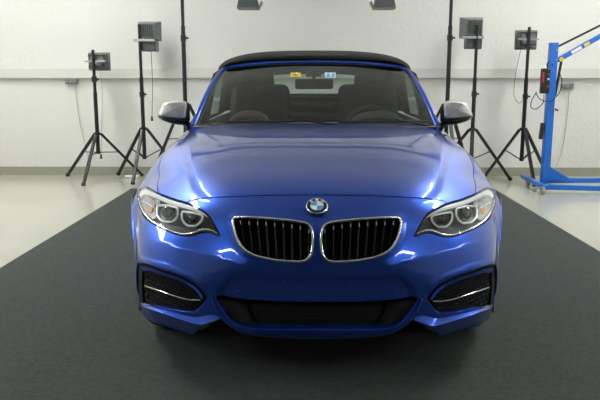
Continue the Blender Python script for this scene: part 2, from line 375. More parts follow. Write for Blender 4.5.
fade = ss((VV-(vk-.03))/.08)*ss((ve+.12-VV)/.2)
D += .0065*ss((UC-UU)/.085+.5)*fade*(.35+.65*ss((VV-vh)/.05+.5))
D += .006*np.exp(-(dpoly(kid, True)/.014)**2)
# splitter shelf under the outer intake
spl = uvl(inv0, [(137.5,304),(157,311),(180,319),(199.5,324.5),(213,321),(222,316)])
su = np.array([c[0] for c in spl]); sv = np.array([c[1] for c in spl]); o_ = np.argsort(su)
VSP = np.interp(US, su[o_], sv[o_])[None, :]
fu = ss((su.max()+.06-UU)/.06)*ss((UU-(su.min()-.10))/.10)
up_ = np.clip(VV-VSP, 0, 9); dn = np.clip(VSP-VV, 0, 9)
D += fu*0
# centre intake: recessed trapezoid above it, proud lip below
tr = uvl(inv0, [(317,300),(214,297)]); vt = tr[0][1]; 
ctop = uvl(inv0, [(214.5,295.5),(222,283),(232,273)])
ub = np.interp(VS, [c[1] for c in ctop], [c[0] for c in ctop])[:, None]
D -= .016*ss((ub-UU)/.03)*ss((inv0(317, 272)[1]-VV)/.05)*ss((VV-(vt-.03))/.02)
lip = uvl(inv0, [(215,297),(219,310),(226,320),(236,329.5),(250,333.5),(283,337),(317,338)])
pass
X1 = uvl(inv0, [(203,285),(190,276),(165,266),(142,260)])
D += .005*np.exp(-(dpoly(X1)/.012)**2)
CL = uvl(inv0, [(132,228),(143,235),(159.5,241),(177.5,247),(200,253),(220,258.5),(245,266)])
CL = [tuple(p) for p in cr(CL, 6)]
D += .010*np.exp(-dpoly(CL)/.04)*ss((.62-UU)/.25+.5)
L1 = L0+N0*D[:, :, None]
N1 = normals(L1)*SG
inv1 = inverter(L1)
def ev(A, u, v):
    fu_ = np.clip(np.asarray(u)/STEP, 0, len(US)-1.001); fv_ = np.clip(np.asarray(v)/STEP, 0, len(VS)-1.001)
    i = fu_.astype(int); j = fv_.astype(int); a = (fu_-i)[..., None]; b = (fv_-j)[..., None]
    return (A[j, i]*(1-a)+A[j, i+1]*a)*(1-b)+(A[j+1, i]*(1-a)+A[j+1, i+1]*a)*b
def inpoly(pt, pl):
    x, y = pt; c = False; n = len(pl)
    for i in range(n):
        x1, y1 = pl[i]; x2, y2 = pl[i-1]
        if (y1 > y) != (y2 > y) and x < (x2-x1)*(y-y1)/(y2-y1)+x1: c = not c
    return c
def resamp(pl, h, closed=True):
    out = []; n = len(pl)
    for i in range(n if closed else n-1):
        a = np.array(pl[i]); b = np.array(pl[(i+1) % n]); k = max(1, int(np.linalg.norm(b-a)/h))
        for q in range(k): out.append(tuple(a+(b-a)*q/k))
    if not closed: out.append(tuple(pl[-1]))
    return out
def smooth_uv(pix, n=4, closed=True): return [(max(p[0], 0), p[1]) for p in cr(uvl(inv1, pix), n, closed)]
UM, VM = UK[-1], VK[-1]
def vmid(u, row, f=0): return VK[row]+f
uv_kid = smooth_uv(KID)
uv_lamp = smooth_uv(LAMPO)
uv_outi = smooth_uv(OUTI)
c0 = smooth_uv(CENI, 4, False)
uv_ceni = [(0, c0[0][1])]+c0[1:-1]+[(0, c0[-1][1])]
BOT = [(317,339.3),(283,338.3),(262,336.6),(248,334.6),(237,330.8),(229,325.8),(221.5,319.6),(213,322.5),(206,325.2),(199.8,327.4),(197,331),(193,334.2),(180,330.6),(165,326),(150,320.6),(145,318),(141,313.5),(138,307),(135.5,300)]
bt = smooth_uv(BOT, 3, False)
uv_bot = [(0, bt[0][1])]+bt[1:]+[(UM, bt[-1][1]), (UM, 0), (0, 0)]
hc = smooth_uv([(317,195),(300,195.1),(275,195.4),(250,196),(225,197.1),(205,198.3),(192.5,199.6),(188.5,201.6)], 4, False)
lt = smooth_uv([(187.5,203.4),(170.3,198.6),(157.5,193.4)], 3, False)
gp = smooth_uv([(158,190.5),(157.6,183),(158.7,171),(163,155),(168.5,145),(173.5,137.5),(180,131)], 4, False)
hoodb = [(UK[4]+.015, VK[11]-.06), (UK[3], VK[10]+.06), (UK[2], VK[10]+.015), (0, VK[10]-.01)]
uv_hood = [(0, hc[0][1])]+hc[1:]+lt+gp+[(gp[-1][0]-.002, gp[-1][1]+.03)]+hoodb
bs = smooth_uv([(143,207),(137.0,205),(132.5,213)], 3, False)
uv_bump = [(0, 0), (UM, 0), (UM, VK[5]-.01)]+[(UK[7]+.03, VK[5]+.0)]+bs[::-1]+uvl(inv1, [(160,205),(187,210)])+hc[::-1][1:-1]+[(0, hc[0][1])]
uv_cabin = [(0, VK[11]), (UK[4]-.01, VK[12]+.0), (UK[5]-.01, VK[13]-.06), (UK[5]-.005, VK[17]), (UK[4]+.02, VK[18]), (UK[3], VK[18]+.06), (0, VK[18]+.08)]
uv_door = [(UK[5]-.02, VK[12]+.07), (UK[6], VK[12]+.1), (UK[7]+.03, VK[13]+.05), (UM, VK[13]+.12), (UM, VK[15]+.28), (UK[7], VK[15]+.32), (UK[6], VK[15]+.36), (UK[5]-.02, VK[15]+.38)]
uv_trunk = [(0, VK[18]+.14), (UK[4]-.04, VK[18]+.1), (UK[4]-.04, VK[20]), (UK[4]-.05, VK[21]+.02), (UK[4]-.1, VK[22]+.04), (0, VK[22]+.06)]
uv_tail = [(UK[4]-.035, VK[21]+.03), (UK[6]+.02, VK[20]+.12), (UK[6]+.05, VK[21]+.02), (UK[4]-.06, VK[21]+.15)]
uv_rbump = [(0, VK[22]+.065), (UK[4]-.03, VK[22]+.04), (UK[6], VK[21]+.16), (UM, VK[20]+.22), (UM, VM), (0, VM)]
regions = [('h_bot', uv_bot), ('lampglass', uv_lamp), ('h_kid', uv_kid), ('h_out', uv_outi), ('h_cen', uv_ceni), ('cabin', uv_cabin), ('hood', uv_hood), ('bumper', uv_bump), ('door', uv_door), ('trunk', uv_trunk), ('tail', uv_tail), ('rbump', uv_rbump)]
# constrained triangulation of the parameter sheet
pts = []; edges = []
def addpl(pl, h, closed=True):
    q = resamp(pl, h, closed); n0 = len(pts); pts.extend(q)
    for i in range(len(q)-(0 if closed else 1)): edges.append((n0+i, n0+(i+1) % len(q)))
    return q
cons = []
addpl([(0, 0), (UM, 0), (UM, VM), (0, VM)], .02)
for nme, pl in regions:
    fine = .007 if nme in ('lampglass', 'h_kid', 'h_out', 'h_cen', 'hood', 'bumper', 'h_bot') else .015
    cons += addpl(pl, fine)
CA = np.array(cons)
def grid_pts(v0, v1, h):
    us = np.linspace(0, UM, int(UM/h)+1)[1:-1]; vs = np.arange(v0, v1, h)
    for j, v in enumerate(vs):
        for u in us+(h/2 if j % 2 else 0):
            if u >= UM-.003: continue
            if np.min((CA[:, 0]-u)**2+(CA[:, 1]-v)**2) > (h*.42)**2: pts.append((float(u), float(v)))
grid_pts(.006, VK[11]+.05, .0125)
grid_pts(VK[11]+.06, VM-.01, .04)
for v in np.arange(VK[9], VM-.01, .022):     # the tall body side is squeezed into the last columns: sample it finely
    for u in np.arange(UK[5]+.02, UM-.004, .0085):
        if np.min((CA[:, 0]-u)**2+(CA[:, 1]-v)**2) > .004**2: pts.append((float(u), float(v)))
ov, oe, of = delaunay_2d_cdt([Vector(p) for p in pts], edges, [], 0, 1e-5)[:3]
OV = np.array([tuple(v) for v in ov])
cls = {}
for f in of:
    c = OV[list(f)].mean(0); k = 'side'
    for nme, pl in regions:
        if inpoly(c, pl): k = nme; break
    if k == 'side': k = 'fender' if c[1] < VK[13] else 'quarter'
    cls.setdefault(k, []).append(tuple(f))

def pieces(faces):
    par = {}
    def find(a):
        while par.setdefault(a, a) != a: a = par[a]
        return a
    for f in faces:
        for b in f[1:]: par[find(b)] = find(f[0])
    g_ = {}
    for f in faces: g_.setdefault(find(f[0]), []).append(f)
    return sorted(g_.values(), key=len, reverse=True)
q_ = pieces(cls['quarter']); cls['quarter'] = q_[0]
for k_ in q_[1:]:
    cls['fender'] = cls['fender']+k_
def panel(name, faces, m, parent, sides=(1, -1), weld=True, shift=.0018, skirt=.018, off=0.0, label=None):
    """build a panel from triangles of the sheet; mirrored halves welded on the centre line"""
    ids = sorted({i for f in faces for i in f}); mp = {a: k for k, a in enumerate(ids)}
    uv = OV[ids].copy(); T = [tuple(mp[i] for i in f) for f in faces]
    ec = {}
    for t in T:
        for a, b in ((t[0], t[1]), (t[1], t[2]), (t[2], t[0])): ec.setdefault((min(a, b), max(a, b)), []).append((a, b))
    bd = [v[0] for v in ec.values() if len(v) == 1]
    bd = [(a, b) for a, b in bd if not (uv[a, 0] < 1e-4 and uv[b, 0] < 1e-4)]
    ar = sum((uv[t[1], 0]-uv[t[0], 0])*(uv[t[2], 1]-uv[t[0], 1])-(uv[t[2], 0]-uv[t[0], 0])*(uv[t[1], 1]-uv[t[0], 1]) for t in T[:50])
    sg = 1 if ar > 0 else -1
    sh = np.zeros_like(uv)
    for a, b in bd:
        e = uv[b]-uv[a]; e /= np.linalg.norm(e)+1e-12; nn = np.array([-e[1], e[0]])*sg
        sh[a] += nn; sh[b] += nn
    l = np.linalg.norm(sh, axis=1, keepdims=True); sh = np.where(l > .3, sh/np.maximum(l, 1e-9), 0)
    cen = uv[:, 0] < 1e-4; sh[cen, 0] = 0
    sh[:, 0] *= np.where(uv[:, 0] > UK[6], .25, 1)
    uv += sh*shift
    P3 = ev(L1, uv[:, 0], uv[:, 1]); N3 = ev(N1, uv[:, 0], uv[:, 1]); N3 /= np.linalg.norm(N3, axis=1, keepdims=True)
    N3[cen, 0] = 0; P3[cen, 0] = 0
    P3 = P3-N3*off
    verts = []; nor = []; fcs = []
    for s in sides:
        b0 = len(verts); sc = np.array([s, 1, 1])
        verts += [tuple(p) for p in P3*sc]; nor += [tuple(p) for p in N3*sc]
        # orientation test
        t = T[0]; fn = np.cross(P3[t[1]]-P3[t[0]], P3[t[2]]-P3[t[0]]); fl = (fn@N3[t[0]] < 0) ^ (s < 0)
        for t in T: fcs.append([b0+i for i in (t[::-1] if fl else t)])
        if skirt:
            be = {}
            for a, b in bd:
                for q in (a, b):
                    if q not in be:
                        be[q] = (len(verts), len(verts)+1, len(verts)+2)
                        iv = uv[q]-sh[q]; inn = -N3[q]
                        verts += [tuple(P3[q]*sc), tuple((P3[q]+inn*.004)*sc), tuple((P3[q]+inn*skirt)*sc)]
                        # outward-of-panel direction for the wall normal
                        du = ev(L1, uv[q][0]-sh[q][0]*.004, uv[q][1]-sh[q][1]*.004)-P3[q]; du /= np.linalg.norm(du)+1e-9
                        nor += [tuple((du*.6+N3[q]*.6)*sc), tuple(du*sc), tuple(du*sc)]
                A_, B_ = be[a], be[b]
                for k in (0, 1):
                    q4 = [A_[k], B_[k], B_[k+1], A_[k+1]]
                    fcs.append(q4 if fl else q4[::-1])
    me = bpy.data.meshes.new(name); me.from_pydata(verts, [], fcs)
    for p in me.polygons: p.use_smooth = True
    me.normals_split_custom_set_from_vertices([Vector(n).normalized() for n in nor])
    o = link(name, me, m, parent)
    if label: o['label'] = label
    return o

car = empty('car', (0, 2.2, .009), True)
CARLIFT = 0
tag(car, 'blue convertible with black soft top parked nose-on on the dark carpet', 'car')
hood = panel('hood', cls['hood'], M['paint'], car, shift=.0034, skirt=.03)
bumper = panel('front_bumper', cls['bumper'], M['paint'], car, skirt=.03)
for s in (1, -1):
    panel('fender', cls['fender'], M['paint'], car, sides=(s,), skirt=.03)
    d = panel('door', cls['door'], M['paint'], car, sides=(s,))
    hx = s*.885
    MB().tube([(hx, 2.62, .80), (hx+s*.025, 2.60, .80), (hx+s*.03, 2.5, .80), (hx+s*.025, 2.40, .80), (hx, 2.38, .80)], .011).build('door_handle', M['paint'], d)
    panel('rear_quarter', cls['quarter'], M['paint'], car, sides=(s,))
    panel('tail_lamp', cls['tail'], M['taillamp'], car, sides=(s,))
panel('trunk_lid', cls['trunk'], M['paint'], car)
panel('rear_bumper', cls['rbump'], M['paint'], car)

def sp(px, py, d=0.0, s=-1):
    """body surface point seen at the pixel (left half), moved d metres inwards along the photo ray; s=1 mirrors"""
    u, v = inv1(px, py); p = ev(L1, np.array(u), np.array(v)).reshape(3)*np.array([-1, 1, 1])
    r_ = p-CAM; r_ /= np.linalg.norm(r_); p = p+r_*d
    return Vector((p[0]*(1 if s == -1 else -1), p[1], p[2]))

# ---- filled patch bounded by a pixel outline, set back into the body
def patch(name, outline, d, m, parent, s, grow=1.0, n=4, thick=0.0, bulge=0):
    pl = cr(outline, n, True); c = np.mean(pl, axis=0); pl = [c+(p-c)*grow for p in pl]
    rp = resamp([tuple(p) for p in pl], 1.2)
    xs = [p[0] for p in rp]; ys = [p[1] for p in rp]
    P_ = list(rp); E_ = [(i, (i+1) % len(rp)) for i in range(len(rp))]
    st = max(2.0, (max(xs)-min(xs))/30)
    y = min(ys)+st/2
    while y < max(ys):
        x = min(xs)+st/2
        while x < max(xs):
            if inpoly((x, y), rp) and min((x-a)**2+(y-b)**2 for a, b in rp) > .7: P_.append((x, y))
            x += st
        y += st
    v_, e_, f_ = delaunay_2d_cdt([Vector(p) for p in P_], E_, [], 1, 1e-4)[:3]
    mb = MB(); vv = [sp(p.x, p.y, d, s) for p in v_]
    mb.add(vv, [list(f) for f in f_])
    if thick:
        n0 = len(vv); off = [sp(p.x, p.y, d+thick, s) for p in v_]
        mb.v += [tuple(p) for p in off]
        ec = {}
        for f in f_:
            for k in range(3):
                a, b = f[k], f[(k+1) % 3]; ec.setdefault((min(a, b), max(a, b)), []).append((a, b))
        for q in ec.values():
            if len(q) == 1: a, b = q[0]; mb.f.append([a, b, b+n0, a+n0])
    return mb.build(name, m, parent, angle=50)

def wall_strip(name, outline, d0, d1, m, parent, s):
    pl = cr(outline, 4, True)
    rows = [[sp(p[0], p[1], d, s) for p in pl] for d in (d0, (d0+d1)/2, d1)]
    return MB().grid(rows, True).build(name, m, parent)

# ================================================================== KIDNEY GRILLES, BADGE, INTAKES
for s in (-1, 1):
    g = empty('kidney_grille', (0, 0, 0)); g.parent = car; g.matrix_parent_inverse = Matrix.Translation(-car.location)
    o = wall_strip('grille_surround', KID, .002, .055, M['gloss'], g, s)
    ring = cr(KID, 5, True); c = np.mean(ring, axis=0)
    MB().tube([sp(p[0], p[1], -.004, s) for p in [c+(q-c)*np.array([.985, .965]) for q in ring]], .0054, 10, True).build('chrome_frame', M['chrome'], g)
    patch('grille_backing', KID, .05, M['cavity'], g, s)
    # vertical slats
    top = lambda x: np.interp(x, [233, 239, 256.6, 280.4, 299.4, 307.5, 312], [219, 217.2, 217.8, 219.7, 222, 224.5, 229])
    bot = lambda x: np.interp(x, [233, 238.6, 245.6, 256.6, 272.5, 294.6, 304, 311, 313], [228, 242, 250.5, 255.8, 259.4, 261.4, 260.8, 254, 245])
    for k in range(9):
        xt = 240.5+k*8.55; lean = (4-k)*.5+2.0
        xb = xt+lean
        mb = MB(); rows = []
        for q in range(9):
            t = q/8; x = xt+(xb-xt)*t; y0, y1 = top(xt), bot(xb); y = y0+(y1-y0)*t
            dd = .010+.012*math.sin(math.pi*t)**.5*0+.004
            a = sp(x-.9, y, dd, s); b = sp(x+.9, y, dd, s); a2 = sp(x-.9, y, dd+.03, s); b2 = sp(x+.9, y, dd+.03, s); mid = sp(x, y, dd-.003, s)
            rows.append([a2, a, mid, b, b2])
        mb.grid(rows); mb.build('grille_slat', M['slat'], g)
        a = sp(xt-1.0, top(xt)+1.0, .0085, s); 
        mb = MB().tube([sp(xt, top(xt)+3.4, .006, s), sp(xt+.1, top(xt)+7.0, .006, s)], [.0014, .0021], 6).build('chrome_tip', M['ring'], g)  # pale light-guide material paints reflected lamp glints into the chrome tips
        MB().tube([sp(xb, bot(xb)-2.6, .009, s), sp(xb, bot(xb)-.8, .004, s)], .0016, 6).build('chrome_tip', M['chrome'], g)
# badge
bc = sp(316.9, 207.3, 0); nb = ev(N1, np.array(0.0), np.array(inv1(316.9, 207.3)[1])).reshape(3); nb = Vector((0, -.56, .83)).normalized()
badge = empty('badge', (0, 0, 0)); badge.parent = car; badge.matrix_parent_inverse = Matrix.Translation(-car.location)
xax = Vector((1, 0, 0)); yax = nb.cross(xax); BM = Matrix((xax, yax, nb)).transposed().to_4x4(); BM.translation = Vector((0, bc.y, bc.z))+nb*.0035
def bdg(name, mb, m, **k):
    mb.v = [tuple(BM @ Vector(p)) for p in mb.v]; return mb.build(name, m, badge, **k)
RB = .0425
bdg('badge_rim', MB().lathe([(RB-.004, -.002), (RB, .001), (RB, .004), (RB-.002, .0062), (RB-.0042, .0058), (RB-.0045, .003)], (0, 0, 0), n=48), M['chrome'])
bdg('badge_ring', MB().lathe([(.0, .0048), (.02, .005), (RB-.004, .0045), (RB-.004, .001)], (0, 0, 0), n=48), M['badgeblack'])
bdg('badge_inner_rim', MB().lathe([(.0262, .004), (.0262, .0062), (.0245, .0064), (.0243, .004)], (0, 0, 0), n=48), M['chrome'])
for q in range(4):
    v = [(0, 0, .0058)]+[(.0246*math.cos(R(90*q+a)), .0246*math.sin(R(90*q+a)), .0058) for a in range(0, 91, 6)]
    bdg('badge_quarter', MB().add(v, [list(range(len(v)))]), M['skyblue'] if q in (1, 3) else M['white'], smooth=False)
for ch, ang in (('B', 42), ('M', 0), ('W', -42)):
    me = text_mesh(ch, .0165); rot = BM @ Matrix.Rotation(R(ang), 4, 'Z') @ Matrix.Translation((0, .0318, .0056))
    me.transform(rot); link('badge_letter', me, M['white'], badge)

def meshpanel(name, xs, ys, d, m, parent, s, r=.0022):
    mb = MB()
    for line in xs: mb.tube([sp(p[0], p[1], d, s) for p in line], r, 5)
    for line in ys: mb.tube([sp(p[0], p[1], d, s) for p in line], r, 5)
    return mb.build(name, m, parent)
def clip_lines(outline, step, slope, vert):
    """family of straight pixel lines clipped to an outline"""
    pl = [tuple(p) for p in cr(outline, 4, True)]; xs = [p[0] for p in pl]; ys = [p[1] for p in pl]; out = []
    lo, hi = (min(xs)-40, max(xs)+40) if vert else (min(ys)-40, max(ys)+40)
    a = lo
    while a < hi:
        seg = []
        n = 80
        for k in range(n+1):
            t = k/n
            if vert: y = min(ys)+(max(ys)-min(ys))*t; x = a+slope*(y-min(ys))
            else: x = min(xs)+(max(xs)-min(xs))*t; y = a+slope*(x-min(xs))
            if inpoly((x, y), pl): seg.append((x, y))
            elif len(seg) > 3: out.append(seg[::3]+[seg[-1]]); seg = []
            else: seg = []
        if len(seg) > 3: out.append(seg[::3]+[seg[-1]])
        a += step
    return out
for s in (-1, 1):
    g = empty('side_air_intake', (0, 0, 0)); g.parent = car; g.matrix_parent_inverse = Matrix.Translation(-car.location)
    INN = [(143,272),(147,270.5),(157,272.6),(178,279.4),(193,286.5),(200,294),(202,298),(198,305.5),(193.5,309.5),(182.5,309),(157,304.5),(143.5,302.3),(142,290)]
    patch('intake_backing', OUTI, .075, M['cavity'], g, s)
    wall_strip('intake_duct', OUTI, .028, .075, M['black'], g, s)
    # painted inner lip along the upper edge
    up0 = cr([(140,266.5),(148,267),(162,272),(178,277.3),(191,283.8),(199,290.8),(203.3,297.5)], 4); up1 = cr([(143,271.5),(149,271),(160,274.5),(177,280),(190,286.5),(197.5,293),(201.5,299)], 4)
    MB().grid([[sp(*p, .010, s) for p in up0], [sp(*p, .016, s) for p in up1], [sp(*p, .04, s) for p in up1]]).build('intake_lip', M['paint'], g)
    meshpanel('intake_mesh', clip_lines(INN, 4.2, .5, False), clip_lines(INN, 4.2, -.35, True), .045, M['mesh'], g, s)
    st = cr([(144.5,286),(155,289.5),(168,294),(182.5,298.6),(192,300),(200.5,300.2)], 4)
    MB().tube([sp(*p, .012, s) for p in st], .0032, 8, flat=.6).build('chrome_blade', M['satin'], g)
    # separate air curtain fin
    MB().grid([[sp(*p, .006, s) for p in [(142.2,270),(141.8,280),(142,290),(143,303)]], [sp(*p, .05, s) for p in [(144.5,271),(144,280),(144,290),(145.2,303.3)]]]).build('air_curtain_fin', M['cavity'], g, solid=.004)
for s in (-1, 1):
    def _r(px, d, n=5, k=24):
        c_ = cr(px, n); L_ = np.concatenate([[0], np.cumsum(np.linalg.norm(np.diff(c_, axis=0), axis=1))]); c_ = np.array(c_); t_ = np.linspace(0, L_[-1], k)
        return [sp(float(np.interp(t, L_, c_[:, 0])), float(np.interp(t, L_, c_[:, 1])), d(t/L_[-1]) if callable(d) else d, s) for t in t_]
    A_ = _r([(138.2,301.5),(157,306.5),(182.5,311.4),(193.5,311.6),(199.5,307.5),(204.5,301.5)], .016)
    B_ = _r([(137.6,304.5),(157,311.5),(180,319.2),(199.3,324.6),(211,322),(220.0,318.6)], lambda t: -.004-.030*math.sin(math.pi*min(max(t, .0), 1))**.7)
    C_ = _r([(140.5,313.5),(150,320.6),(165,326),(180,330.6),(193,334.4),(198,329.5),(209,324.3),(220.3,319.4)], .004)
    mid_ = [b.lerp(c_, .06) for b, c_ in zip(B_, C_)]
    MB().grid([A_, B_, mid_, C_, _r([(140.5,313),(165,325),(193,333),(220,318.4)], .06)]).build('front_splitter', M['paint'], car, angle=22)
    I_ = _r([(214.6,295.2),(218,303),(223,310.8),(229.5,319),(237.5,325.4),(247,328.3),(265,329.5),(290,330.0),(317,330.2)], .012, k=50)
    I0 = _r([(213.6,295.6),(217.0,303.6),(222,311.8),(228.7,320.1),(236.9,326.7),(246.8,329.8),(265,331),(290,331.7),(317,331.9)], -.004, k=50)
    O0 = _r([(211.8,297.2),(215.2,306.5),(220.8,315.8),(228.3,323.3),(236.8,328.9),(247.5,332.7),(262,334.5),(283,336),(317,337)], -.009, k=50)
    O_ = _r([(210,299),(214,308.5),(220.5,318.5),(228.5,325.5),(237,330.9),(248,334.7),(262,336.7),(283,338.4),(317,339.4)], .004, k=50)
    MB().grid([I_, I0, O0, O_]).build('intake_frame', M['paint'], car, angle=50)
g = empty('centre_air_intake', (0, 0, 0)); g.parent = car; g.matrix_parent_inverse = Matrix.Translation(-car.location)
for s in (-1, 1):
    patch('intake_backing', CENI, .085, M['cavity'], g, s, n=1)
    rows = [[sp(p[0], p[1], d, s) for p in cr(CENI, 4)] for d in (.02, .09)]
    MB().grid(rows).build('intake_duct', M['cavity'], g)
    INC = [(317,304),(258,303),(256,314),(262,327),(317,327.5)]
    MB().grid([[sp(*p, .02, s) for p in cr([(219,298.5),(226,312),(237,323.5),(248,327)], 4)], [sp(*p, .06, s) for p in cr([(246,301),(248,310),(252,318),(257,326)], 4)]]).build('intake_cheek', M['cavity'], g, solid=.004)
    mb = MB()
    for y in (304.5, 307.2, 309.9, 312.6):
        mb.tube([sp(x, y+(x-255)*.012, .05, s) for x in np.linspace(253, 317, 14)], .0028, 6, flat=.5)
    mb.build('intake_louvre', M['mesh'], g)
    mb = MB()
    for r_ in range(3):
        y = 316.5+r_*4.2
        for k in range(11):
            x = 259+k*5.6+(2.8 if r_ % 2 else 0)
            if x > 316.9: continue
            c = sp(x, y, .05, s)
            mb.tube([c+Vector((.0115*math.cos(R(60*q)), 0, .0085*math.sin(R(60*q)))) for q in range(6)], .0016, 5, True)
    mb.build('intake_honeycomb', M['mesh'], g)
for (x, y) in ((238.5, 292.5), (284.5, 281.5)):
    for s in (-1, 1):
        c = sp(x, y, 0, s); MB().lathe([(0, -.0035), (.007, -.0032), (.0085, -.001), (.0085, .004)], c, 'y', 20).build('parking_sensor', M['paint'], car)

# ================================================================== HEADLAMPS
for s in (-1, 1):
    h = empty('headlamp', (0, 0, 0)); h.parent = car; h.matrix_parent_inverse = Matrix.Translation(-car.location)
    panel('lamp_cover', cls['lampglass'], M['lglass'], h, sides=(s,), skirt=0, shift=.003, off=.002)
    wall_strip('lamp_housing', LAMPO, .003, .09, M['gloss'], h, s)
    patch('lamp_backing', LAMPO, .088, M['bowl'], h, s)
    # silver outer bowl around the indicator
    patch('indicator_bowl', [(140.5,192),(147,190.5),(157,195),(160,202),(157,216),(151,219),(144,211),(141,203)], .035, M['bowlsilver'], h, s, thick=.02)
    patch('amber_reflector', [(148,206.5),(151,204.5),(152.5,208),(151,212.5),(148.2,211)], .028, M['amber'], h, s, thick=.005)
    MB().tube([sp(142, 201, .025, s), sp(148, 203.5, .022, s), sp(153, 207, .022, s)], .0025, 6).build('indicator_rib', M['ring'], h)
    for a_, b_ in (((141.2, 205), (146.5, 215)), ((146.5, 196), (154, 199.5)), ((154.5, 203), (155.2, 214))):
        MB().tube([sp(*a_, .024, s), sp(*b_, .024, s)], .0022, 6).build('indicator_rib', M['bowl'], h)
    # bright eyebrow light bar along the top
    b0 = cr([(139.2,194.5),(141.8,190.4),(146.5,189.6),(156.5,194.0),(170,199.8),(187.5,205.0),(197,209.3),(204.5,213.8),(208,217.2)], 5)
    b1 = cr([(140.6,197.5),(144.0,194.6),(148.5,194.8),(157,198.6),(170,204.1),(187,208.8),(197,212.2),(204,215.4),(208.2,217.8)], 5)
    MB().grid([[sp(*p, .010, s) for p in b0], [sp(*((p+q)/2), .007, s) for p, q in zip(b0, b1)], [sp(*p, .013, s) for p in b1], [sp(*p, .05, s) for p in b1]]).build('eyebrow_light_bar', M['brow'], h)
    # lower bright trim
    t0 = cr([(138.6,199),(140.6,206.5),(145,214.3),(152.5,221.8),(166,229),(180.5,233.6),(189,233.8),(195,232.2),(201,230.0),(207,229.5),(213,231),(217.5,233.5)], 5)
    MB().tube([sp(*p, .010, s) for p in t0], .0036, 8).build('lower_trim', M['bowlsilver'], h)
    # dark bezel between the two lamps
    patch('lamp_bezel', [(158,199.5),(170,204.5),(187,209.2),(204,216),(209,220),(214,229),(207,228.5),(200,229),(190,232.5),(180,232),(166,227.5),(155,220.5),(156,209)], .062, M['bowl'], h, s)
    RING1 = [(158,205.5),(156.9,209),(157.2,215.5),(159.5,219),(163.2,221.7),(171.5,222.3),(175.3,219.7),(177.8,215.5),(178,210),(176.8,207.8),(168,205.4)]
    RING2 = [(182.4,211.5),(181.6,214),(182.2,219.2),(184.6,223.2),(188,225.9),(195.5,226.2),(199.3,223.8),(202,220.2),(202.8,216.8),(201.4,214.8),(192,212.6)]
    for (cx, cy, rx, ry, tp) in ((168.0, 212.9, 10.4, 9.6, 204.6), (192.2, 218.4, 9.0, 8.2, 211.2)):
        hexa = RING1 if cx < 180 else RING2
        rp = resamp(hexa, 1.0)
        MB().tube([sp(*p, .022, s) for p in rp], .0046, 8, True).build('light_ring', M['ring'], h)
        # recessed cone to the projector
        rows = []
        for f_, d in ((.97, .034), (.9, .05), (.62, .058), (.56, .05)):
            rows.append([sp(cx+(p[0]-cx)*f_, cy+(p[1]-cy)*f_, d, s) for p in rp])
        MB().grid(rows, True).build('lamp_bowl', M['bowl'], h)
        c = sp(cx, cy, .045, s)
        r_ = .0225 if cx < 180 else .019
        MB().lathe([(r_+.004, .03), (r_+.005, .006), (r_+.002, .0), (r_, .002)], c, 'y', 28).build('projector_rim', M['satin'], h)
        MB().lathe([(0, -.010), (r_*.4, -.009), (r_*.75, -.005), (r_, .003)], c, 'y', 28).build('projector_lens', M['lens'], h)

# ================================================================== GREENHOUSE
def ws(a, b):
    """windscreen surface: a across -1..1, b up 0..1"""
    xb, xt = .705, .614
    B = Vector((xb*a, 1.27+.19*a*a, .962-.012*a*a)); T = Vector((xt*a, 2.07+.085*abs(a)**2.5, 1.320-.034*abs(a)**3))
    p = B.lerp(T, b); k = math.sin(math.pi*b); p.z += .028*k; p.y -= .015*k
    return p
NA, NB_ = 40, 16
wsg = MB().grid([[ws(-1+2*i/NA, j/NB_) for i in range(NA+1)] for j in range(NB_+1)]).build('windscreen', M['glass'], car)
# black ceramic border inside the glass
mb = MB()
def off(p, d): return p+Vector((0, .6, -.8))*d
e0 = [ws(-1, j/20) for j in range(21)]+[ws(-1+2*i/30, 1) for i in range(1, 30)]+[ws(1, 1-j/20) for j in range(21)]
e1 = [ws(-.955, j/20*.965) for j in range(21)]+[ws(-.955+1.91*i/30, .965) for i in range(1, 30)]+[ws(.955, .965*(1-j/20)) for j in range(21)]
MB().grid([[off(p, .004) for p in e0], [off(p, .004) for p in e1]]).build('windscreen_border', M['black'], car)
fr = [ws(-1, j/16) for j in range(14)]
cn = [ws(-1, .86), ws(-.985, .95), ws(-.955, .995), ws(-.90, 1.01)]
path = [ws(-1, -.02)]+[ws(-1, j/14*.84) for j in range(15)]+cn+[ws(-.84+1.68*i/24, 1.012) for i in range(25)]+[Vector((-p.x, p.y, p.z)) for p in cn[::-1]]+[ws(1, .84-j/14*.84) for j in range(15)]+[ws(1, -.02)]
def ax(p): 
    return abs(p.x)
rad = [.017 if (p.z < 1.27) else .0145 for p in path]
mb = MB(); mb.tube([p+Vector((math.copysign(.004, p.x) if abs(p.x) > .5 else 0, .006, .0)) for p in path], rad, 12); mb.build('windscreen_frame', M['paint'], car)
